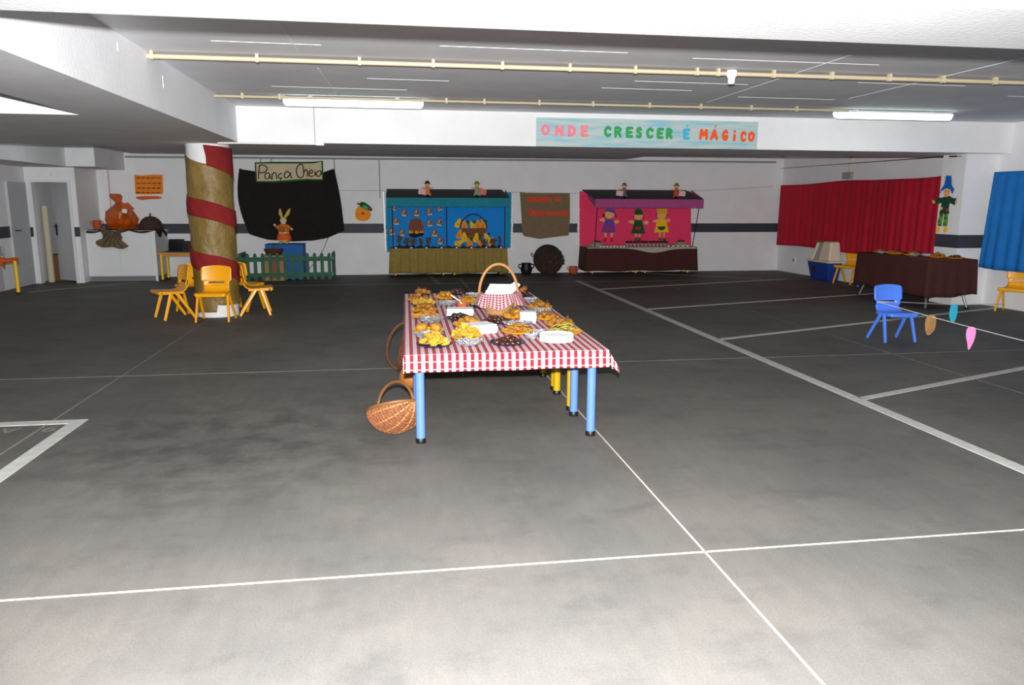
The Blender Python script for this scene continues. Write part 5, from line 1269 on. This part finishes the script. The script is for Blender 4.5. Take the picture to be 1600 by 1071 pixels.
for k in range(120):
    x = rnd.uniform(2.8, 4.0); y = rnd.uniform(16.0, 16.65); d = rnd.uniform(0, 6.3); r = rnd.uniform(.015, .035)
    mb.add([(x-r*math.cos(d), y-r*math.sin(d), .004), (x+.4*r*math.sin(d), y-.4*r*math.cos(d), .012), (x+r*math.cos(d), y+r*math.sin(d), .008), (x-.4*r*math.sin(d), y+.4*r*math.cos(d), .014)], [(0,1,2,3)])
tag(mb.build('fallen_leaves', mat('dry_leaf', (74, 44, 30), .9, .4, 12), smooth=False), 'scatter of dry brown leaves on the floor by the round tray', 'leaves', kind='stuff')

# --- pink stall
for cx, w_ in ((4.78, 'left'), (5.97, 'right')):
    kid_table(cx, 16.36, 1.18, .58, LEGYEL, w_+' one of two tables hidden under the dark brown stall cloth', 'tables under the brown stall cloth', h=.58, inset=.10, rr=.022)
table_skirt('brown_stall_cloth', 'dark brown cloth hanging around the pink stall table', DKBROWN, 4.12, 6.60, 16.04, 16.68, .095, .594, 7, .010)
ps = thing('market_stall', 'pink puppet style market stall with a black awning', 'stall', (5.4, 16.4, .6))
cutp('backing', quad([(905,299),(1080,299),(1080,386),(905,386)], 16.75), 16.775, PINKF, ps)
awning(ps, 4.16, 6.56, 1.83, 4.28, 6.69, 1.625, 16.72, 16.0, 1.445, PURPV)
MB().tube([(4.30, 16.06, .60), (4.33, 16.02, 1.6)], .010, 6).build('post', DARKF, ps); MB().tube([(6.50, 16.06, .60), (6.62, 16.02, 1.6)], .010, 6).build('post', DARKF, ps)
x0, z0 = far(905, 300); x1, z1 = far(905, 386); tinsel([(x0-.03,16.75,z0),(x1-.03,16.75,z1)], 'thin silver tinsel down the left edge of the pink stall', 3)
doll(4.95, 16.16, 1.69, mat('grey_blue_felt', (96, 104, 120), .9, .05), mat('slate_felt', (110, 96, 130), .9, .05), PINKC, -1, 'small grey hatted doll at the left of the pink stall awning')
doll(6.12, 16.16, 1.69, mat('moss_felt', (110, 120, 60), .9, .05), mat('rust_felt', (190, 84, 56), .9, .05), PINKC, 1, 'small doll in a mossy hat at the right of the pink stall awning')
def gz(pts): return [far(920+u/11.43, 315+v/11.43) for u, v in pts]
def girl(name, label, cx, head, hatpts, hatm, dresspts, dm_, pocket, pm, legs, bootm, hands, hairs):
    px_, pz_ = far(920+cx/11.43, 315+760/11.43)
    t = thing(name, label, 'cut-out', (px_, 16.76, pz_), group='paper doll cut-outs on the pink stall')
    for h in hairs: cutp('hair', gz(h), 16.764, HAIRF, t, .004, 1)
    for l in legs: cutp('leg', gz(l), 16.764, SKIN, t, .004)
    for l in hands: cutp('arm', gz(l), 16.762, SKIN, t, .004, 1)
    cutp('face', gz(head), 16.757, SKIN, t, .004, 1)
    cutp('hat', gz(hatpts), 16.752, hatm, t, .004)
    cutp('dress', gz(dresspts), 16.756, dm_, t, .004)
    cutp('pocket', gz(pocket), 16.750, pm, t, .004)
    for b in bootm[1]: cutp('boot', gz(b), 16.758, bootm[0], t, .004)
    return t
girl('girl_cutout', 'girl cut-out in a purple dress and hat', 350, [(275,200),(290,280),(360,315),(440,270),(455,210),(400,180),(320,165)], [(280,185),(285,140),(345,120),(400,140),(420,110),(440,150),(470,180),(475,230),(400,195),(330,178)], PURPF,
     [(290,310),(430,320),(470,550),(380,560),(215,545)], PURPF, [(275,450),(395,450),(390,510),(340,500),(300,515)], REDF,
     [[(275,560),(310,560),(305,645),(275,645)],[(385,560),(425,560),(418,645),(388,645)]], (REDF, [[(265,640),(305,640),(310,720),(245,725),(250,700)],[(380,640),(420,640),(440,720),(370,725)]]),
     [[(290,375),(240,360),(185,340),(190,300),(225,310),(250,280),(285,330)],[(440,335),(480,340),(500,305),(510,340),(545,350),(520,390),(460,395)]], [[(270,190),(230,270),(270,280),(285,230)],[(450,220),(480,300),(495,290),(470,200)]])
girl('girl_cutout', 'girl cut-out in a dark green dress and cap', 880, [(800,240),(810,310),(880,335),(950,300),(965,240),(880,225)], [(805,230),(815,150),(870,120),(940,145),(965,230),(880,240)], GREENF,
     [(815,330),(940,335),(1005,575),(750,570)], GREENF, [(825,450),(915,450),(920,480),(870,520),(830,490)], REDF,
     [[(822,580),(858,580),(858,655),(830,655)],[(888,580),(920,580),(915,655),(890,655)]], (GREENF, [[(825,640),(862,640),(862,700),(815,700)],[(885,640),(920,640),(925,700),(880,700)]]),
     [[(810,400),(770,400),(700,370),(705,340),(740,350),(760,325),(800,350)],[(960,360),(1000,355),(1010,330),(1040,350),(1075,360),(1050,410),(990,410)]], [[(800,230),(780,300),(800,310)],[(965,230),(990,300),(970,310)]])
girl('girl_cutout', 'girl cut-out in a yellow dress with a spiky yellow hat', 1290, [(1215,210),(1220,290),(1290,330),(1370,290),(1390,210),(1300,190)], [(1205,120),(1235,135),(1265,120),(1300,132),(1335,120),(1370,132),(1395,122),(1385,230),(1300,215),(1220,230)], mat('ochre_felt', (232, 172, 48), .9, .05),
     [(1225,310),(1370,310),(1425,550),(1160,550)], YELF, [(1215,445),(1370,445),(1345,495),(1290,518),(1240,495)], GREENF,
     [[(1250,560),(1285,560),(1282,650),(1252,650)],[(1325,560),(1355,560),(1352,650),(1328,650)]], (GREENF, [[(1255,645),(1282,645),(1285,690),(1240,690)],[(1320,650),(1360,650),(1375,695),(1425,720),(1410,745),(1320,740)]]),
     [[(1220,375),(1170,380),(1130,350),(1150,330),(1180,335),(1195,310),(1225,340)],[(1375,350),(1400,310),(1410,290),(1430,315),(1460,320),(1445,365),(1390,370)]], [[(1215,200),(1190,230),(1210,260)],[(1390,210),(1405,250),(1380,290)]])
# goods on the pink stall
def runner2(u, v):
    x = 4.13+2.46*u; dz = .02+.10*math.exp(-((u-.60)/.15)**2)+.05*max(0, u-.6)
    if v < .5: return (x, 16.55-(16.55-16.028)*v/.5, .602)
    q = (v-.5)/.5; return (x, 16.022-.008*q, .600-dz*q)
tag(MB().grid(runner2, 50, 14).build('white_runner', OFFWH, solid=.004), 'off-white runner drooping over the front of the pink stall', 'cloth')
for i in range(11):
    x = 5.07+.086*i; t = thing('jam_jar', 'glass jar with a dark red lid in the row on the pink stall', 'jar', (x, 16.22, .604), group='jars on the pink stall')
    MB().lathe([(.028,0),(.032,.01),(.032,.065),(.026,.075)], 14, (x, 16.22, .604)).build('jar_body', mat('jam_glass', (150, 142, 140), .12, .5, 30, spec=.8), t)
    MB().ico((x, 16.22, .604+.098), (.043,.04,.03), 2, .22).build('lid', mat('dark_red_lid', (58, 22, 22), .8, .5, 30), t)
for i in range(8):
    x = 4.45+.075*i; t = thing('sweet_bowl', 'tiny dark filled cup in the front left row of the pink stall', 'cup', (x, 16.13, .604), group='cups on the pink stall left')
    MB().lathe([(.022,0),(.03,.03),(.028,.03),(.02,.01)], 12, (x, 16.13, .604)).build('cup', TAGW, t); MB().ico((x, 16.13, .637), (.028,.028,.02), 1, .1).build('filling', DATE, t)
for i in range(5):
    x = 5.98+.11*i; t = thing('sweet_bowl', 'tiny filled cup in the front right row of the pink stall', 'cup', (x, 16.13, .604), group='cups on the pink stall right')
    MB().lathe([(.022,0),(.03,.03),(.028,.03),(.02,.01)], 12, (x, 16.13, .604)).build('cup', TAGW, t); MB().ico((x, 16.13, .637), (.028,.028,.02), 1, .1).build('filling', CLAY, t)
def mound(x, label, w):
    t = thing('covered_loaf', label, 'covered loaf', (x, 16.34, .604))
    MB().grid(lambda u, v: (x+(u-.5)*w+.0, 16.34+(v-.5)*.34, .604+.004+.10*max(0, math.cos((u-.5)*PI))**.8*max(0, math.cos((v-.5)*PI))**.8+.006*math.sin(u*23)*math.sin(v*17)), 24, 16).build('cloth_cover', OFFWH, t)
    for k in range(3): MB().ico((x-.05+.05*k, 16.30, .72), (.028,.028,.022), 1, .1).build('topping', DATE, t)
mound(4.42, 'cloth covered loaf at the left end of the pink stall', .40); mound(6.33, 'cloth covered loaf at the right end of the pink stall', .42)

# string line between the stalls along the far wall
pts = [Vector((far(u, v, 16.7)[0], 16.74, far(u, v, 16.7)[1])) for u, v in ((526, 298), (600, 298), (700, 300), (812, 300.5), (890, 302), (1000, 302), (1090, 298), (1150, 295), (1209, 291))]
tag(MB().tube([(p.x, p.y, p.z) for p in pts], .004, 5).build('hanging_line', mat('grey_string', (150, 150, 152), .8, .05)), 'thin string stretched along the far wall behind the stalls', 'string')

# ------------------------------------------------------------------ right: curtains, scarecrow, tub, table
def red(u, v):
    y = 16.62+(11.2-16.62)*u; tops = 1.955+.045*math.exp(-((u-.46)/.16)**2)+.03*(u**3)-.012*math.sin(u*PI*5)*.5
    bots = .60+.02*math.sin(u*9)+.15*u*u*0+ (.0 if u < .5 else -.06*math.sin((u-.5)*2*PI)*0) + .13*max(0, u-.45)
    z = tops+(bots-tops)*v
    x = 8.775+.15*math.sin(PI*min(1, u*1.25))-.10*u**3+(.011*math.sin(u*170+1.5*math.sin(u*9))+.009*math.sin(u*83+2*math.sin(u*5))+.010*math.sin(u*29+2))*(.5+.5*v) - .02*v
    return (x, y, z)
tag(MB().grid(red, 260, 16).build('crimson_curtain', REDCL, solid=.003), 'long crimson curtain hanging along the right wall', 'curtain')
def blue(u, v):
    y = 10.47+(7.6-10.47)*u; x = 8.93+.14*u+(.016*math.sin(u*95+math.sin(u*11))+.014*math.sin(u*37+1))*(.4+.6*v); z = 2.02+(.60-2.02)*v-.02*math.sin(u*8)*v
    return (x-.10*v*(1-u)**4, y, z)
tag(MB().grid(blue, 130, 14).build('blue_curtain', BLUECL, solid=.003), 'bright blue curtain on the right wall beside the pillar', 'curtain')
sl = thing('steel_wire', 'thin steel wire strung above the crimson curtain', 'wire', (8.7, 13.5, 2.2)); MB().tube([(8.80, 16.7, 2.33), (8.60, 11.2, 2.28), (8.54, 10.7, 2.26)], .005, 5).build('strand', IRON, sl); MB().tube([(8.54,10.95,2.268),(8.54,10.8,2.262)], .012, 6).build('tensioner', IRON, sl)
# scarecrow on the pillar's left side (plane X = const, seen from -X)
sx_ = 8.54
sw = thing('scarecrow_cutout', 'scarecrow cut-out in a tall blue hat on the white pillar', 'cut-out', (sx_, 10.94, 1.1))
def sp_(pts): return [(-(11.23-(u-135)/(595-135)*(11.23-10.66)), 1.985-(v-95)/(965-95)*.885) for u, v in pts]
def scut(name, pts, m, lay, smo=0):
    P = sm(sp_(pts), smo) if smo else sp_(pts)
    MB().prism(P, (sx_-.004*lay, 0, 0), (0,-1,0), (0,0,1), .004).build(name, m, sw, smooth=False)
SCGREEN = mat('dark_green_jacket', (18, 70, 44), .9, .1); SCTROU = mat('leaf_green_trousers', (96, 150, 56), .9, .15); SCHAT = mat('royal_blue_felt', (22, 96, 178), .9, .05)
scut('jacket', [(310,430),(380,405),(440,405),(480,430),(545,445),(560,430),(555,500),(545,545),(470,515),(450,520),(445,600),(465,680),(430,670),(400,690),(360,670),(320,690),(285,680),(305,590),(310,510),(210,530),(185,490),(215,430)], SCGREEN, 1)
scut('trouser_leg', [(295,680),(360,680),(350,770),(345,865),(275,860),(275,780)], SCTROU, .4); scut('trouser_leg', [(370,680),(440,680),(450,770),(445,865),(375,865),(375,780)], SCTROU, .4)
scut('shoe', [(280,870),(320,875),(325,960),(290,965),(245,935)], YELF, .8, 1); scut('shoe', [(400,870),(450,870),(465,925),(440,955),(390,955)], YELF, .8, 1)
scut('face', [(335,310),(440,300),(450,370),(410,425),(360,420),(330,370)], SKIN, 2, 1)
scut('hat', [(345,105),(370,95),(395,108),(435,98),(450,150),(460,240),(515,310),(490,380),(450,310),(380,290),(330,310),(275,345),(285,300),(330,240),(340,170)], SCHAT, 3)
MB().tube([(sx_-.016, -p[0], p[1]) for p in sp_([(285,340),(260,365),(235,385)])], .005, 5).build('hair_tuft', DARKF, sw)
scut('hand', [(135,490),(150,455),(165,480),(195,485),(190,515),(150,525)], SKIN, 2, 1); scut('hand', [(550,470),(575,465),(585,500),(570,525),(550,515)], SKIN, 2, 1)
scut('patch', [(305,575),(340,575),(335,615),(308,612)], YELF, 2); scut('patch', [(400,600),(440,595),(440,635),(405,635)], REDF, 2)
for u, v in ((330,700),(295,790),(405,740),(390,830),(325,850)): scut('dark_patch', [(u-12,v-14),(u+14,v-12),(u+12,v+16),(u-14,v+14)], DARKF, 1.4)
scut('eye', [(365,335),(375,335),(375,345),(365,345)], BLACKF, 3); scut('eye', [(405,330),(416,330),(416,340),(405,340)], BLACKF, 3); scut('mouth', [(365,385),(385,388),(380,398)], REDF, 3)
# hooded tub
tb = thing('hooded_tub', 'blue plastic tub with a cream hood against the right wall', 'tub', (8.8, 14.57, 0))
def frus(x0,x1,y0,y1,z0,X0,X1,Y0,Y1,z1):
    return MB().add([(x0,y0,z0),(x1,y0,z0),(x1,y1,z0),(x0,y1,z0),(X0,Y0,z1),(X1,Y0,z1),(X1,Y1,z1),(X0,Y1,z1)], [(0,3,2,1),(4,5,6,7),(0,1,5,4),(1,2,6,5),(2,3,7,6),(3,0,4,7)])
frus(8.67,8.89,14.24,14.90,0, 8.61,8.92,14.17,14.98,.37).build('basin', DBLUE, tb, smooth=False, bevel=.02)
MB().box(8.59, 8.94, 14.15, 15.0, .365, .405).build('rim', CREAM, tb, smooth=False, bevel=.012)
frus(8.62,8.90,14.18,14.60,.40, 8.68,8.88,14.24,14.54,.79).build('hood', CREAM, tb, smooth=False, bevel=.035)
frus(8.65,8.70,14.88,14.94,.40, 8.73,8.77,14.78,14.84,.77).build('hood_strut', CREAM, tb, smooth=False, bevel=.01)
frus(8.69,8.71,14.60,14.92,.40, 8.76,8.78,14.54,14.82,.76).build('window_panel', mat('grey_cream', (170,162,156), .6, .05), tb, smooth=False)
frus(8.69,8.89,14.46,14.86,.755, 8.72,8.88,14.46,14.84,.795).build('hood_roof', mat('brownish_roof', (150, 84, 40), .5, .1), tb, smooth=False, bevel=.01)
MB().prism([(-.07,0),(.07,0),(.07,.09),(-.07,.11)], (8.628, 14.72, .17), (0,-1,0), (-.06,0,1), .006).build('picture_sticker', mat('dark_sticker', (60, 20, 40), .6, .6, 30), tb, smooth=False)
# folding table with a brown cloth
ft = thing('folding_table', 'folding table with slanted steel legs under the brown cloth', 'table', (8.1, 10.95, 0))
MB().box(7.72, 8.46, 10.08, 11.80, .715, .74).build('tabletop', WOOD, ft, smooth=False)
for sx in (0, 1):
    for sy in (0, 1):
        xt = 7.90+.40*sx; yt = 10.35+1.20*sy; xb_ = 7.76+.68*sx; yb_ = 10.13+1.66*sy
        l = MB().tube([(xt, yt, .715), (xb_, yb_, .02)], .018, 8).build('leg', STEEL, ft)
        MB().lathe([(.024,0),(.024,.03),(.018,.035)], 12, (xb_, yb_, 0)).build('foot_cap', BLACK, l)
def bcl():
    mb = MB(); x0,x1,y0,y1,z1 = 7.70,8.48,10.06,11.82,.748
    per = [(x0,y1),(x0,y0),(x1,y0),(x1,y1)]
    mb.add([(x0,y0,z1),(x1,y0,z1),(x1,y1,z1),(x0,y1,z1)], [(0,1,2,3)])
    zb_ = {0: .22, 1: .19, 2: .235, 3: .22}
    for i in range(4):
        a = Vector(per[i]+(0,)); b = Vector(per[(i+1) % 4]+(0,)); d = (b-a); n = Vector((d.y, -d.x, 0)).normalized()*-1
        cen = Vector(((x0+x1)/2, (y0+y1)/2, 0))
        if n.dot((a+b)/2-cen) < 0: n = -n
        def fn(u, v, a=a, b=b, n=n, i=i):
            p = a.lerp(b, u); zb2_ = zb_[i]*(1-u)+zb_[(i+1) % 4]*u+.012*math.sin(u*9)
            off = n*(.02*v+.010*math.sin(u*26)*v)+(b-a).normalized()*((u-.5)*.05*v)
            return tuple(Vector((p.x, p.y, 0))+off+Vector((0,0,z1+(zb2_-z1)*v)))
        mb.grid(fn, 40, 8)
    return mb
tag(bcl().build('brown_tablecloth', DKBROWN, solid=.003), 'dark brown cloth over the folding table on the right', 'tablecloth')
ZT_OLD = ZT; ZT = .752
OPL = mat('orange_plate', (232, 140, 26), .4, .06)
G2 = 'orange plates on the brown table'
for i, (x, y, kind, lb) in enumerate(((7.92,11.52,0,'farthest'),(7.93,11.18,0,'second farthest'),(8.0,10.86,1,'third'),(8.08,10.40,1,'second nearest'),(8.20,10.18,2,'nearest'))):
    plate(OPL, x, y, .13, 'orange plate on the brown table, %s from the camera' % lb, G2, ZT)
    if kind == 0: slices(x, y, .11, 8, 'fried slice on the %s orange plate' % lb, 60+i)
    elif kind == 1: pastries(x, y, .10, 7, 'pastry on the %s orange plate' % lb, 60+i)
    else: heap('nut', 'nut', nut_fn, NUT, x, y, .12, 30, .03, 'dark nut on the %s orange plate' % lb, 'nut', 60+i, .011)
for i, (x, y, lb) in enumerate(((8.12,11.38,'farther'),(8.18,10.98,'nearer'))):
    plate(NAVY, x, y, .11, 'navy plate at the back of the brown table, %s one' % lb, 'navy plates on the brown table', ZT); heap('date', 'date', date_fn, NUT, x, y, .10, 18, .03, 'dark fruit on the %s navy plate of the brown table' % lb, 'date', 70+i, .011)
foil(7.90, 10.68, .08, 'foil dish at the front of the brown table', 80); foil(7.80, 11.35, .07, 'foil dish at the far end of the brown table', 81)
for k in range(4):
    tag(MB().lathe([(.07,0),(.115,.007),(.12,.009),(.115,.011),(.07,.003)], 30, (8.20, 10.72, ZT+k*.008)).build('paper_plate', PAPER, base=(8.20, 10.72, ZT+k*.008)), 'white disposable plate stacked on the brown table', 'plate', 'white plates on the brown table')
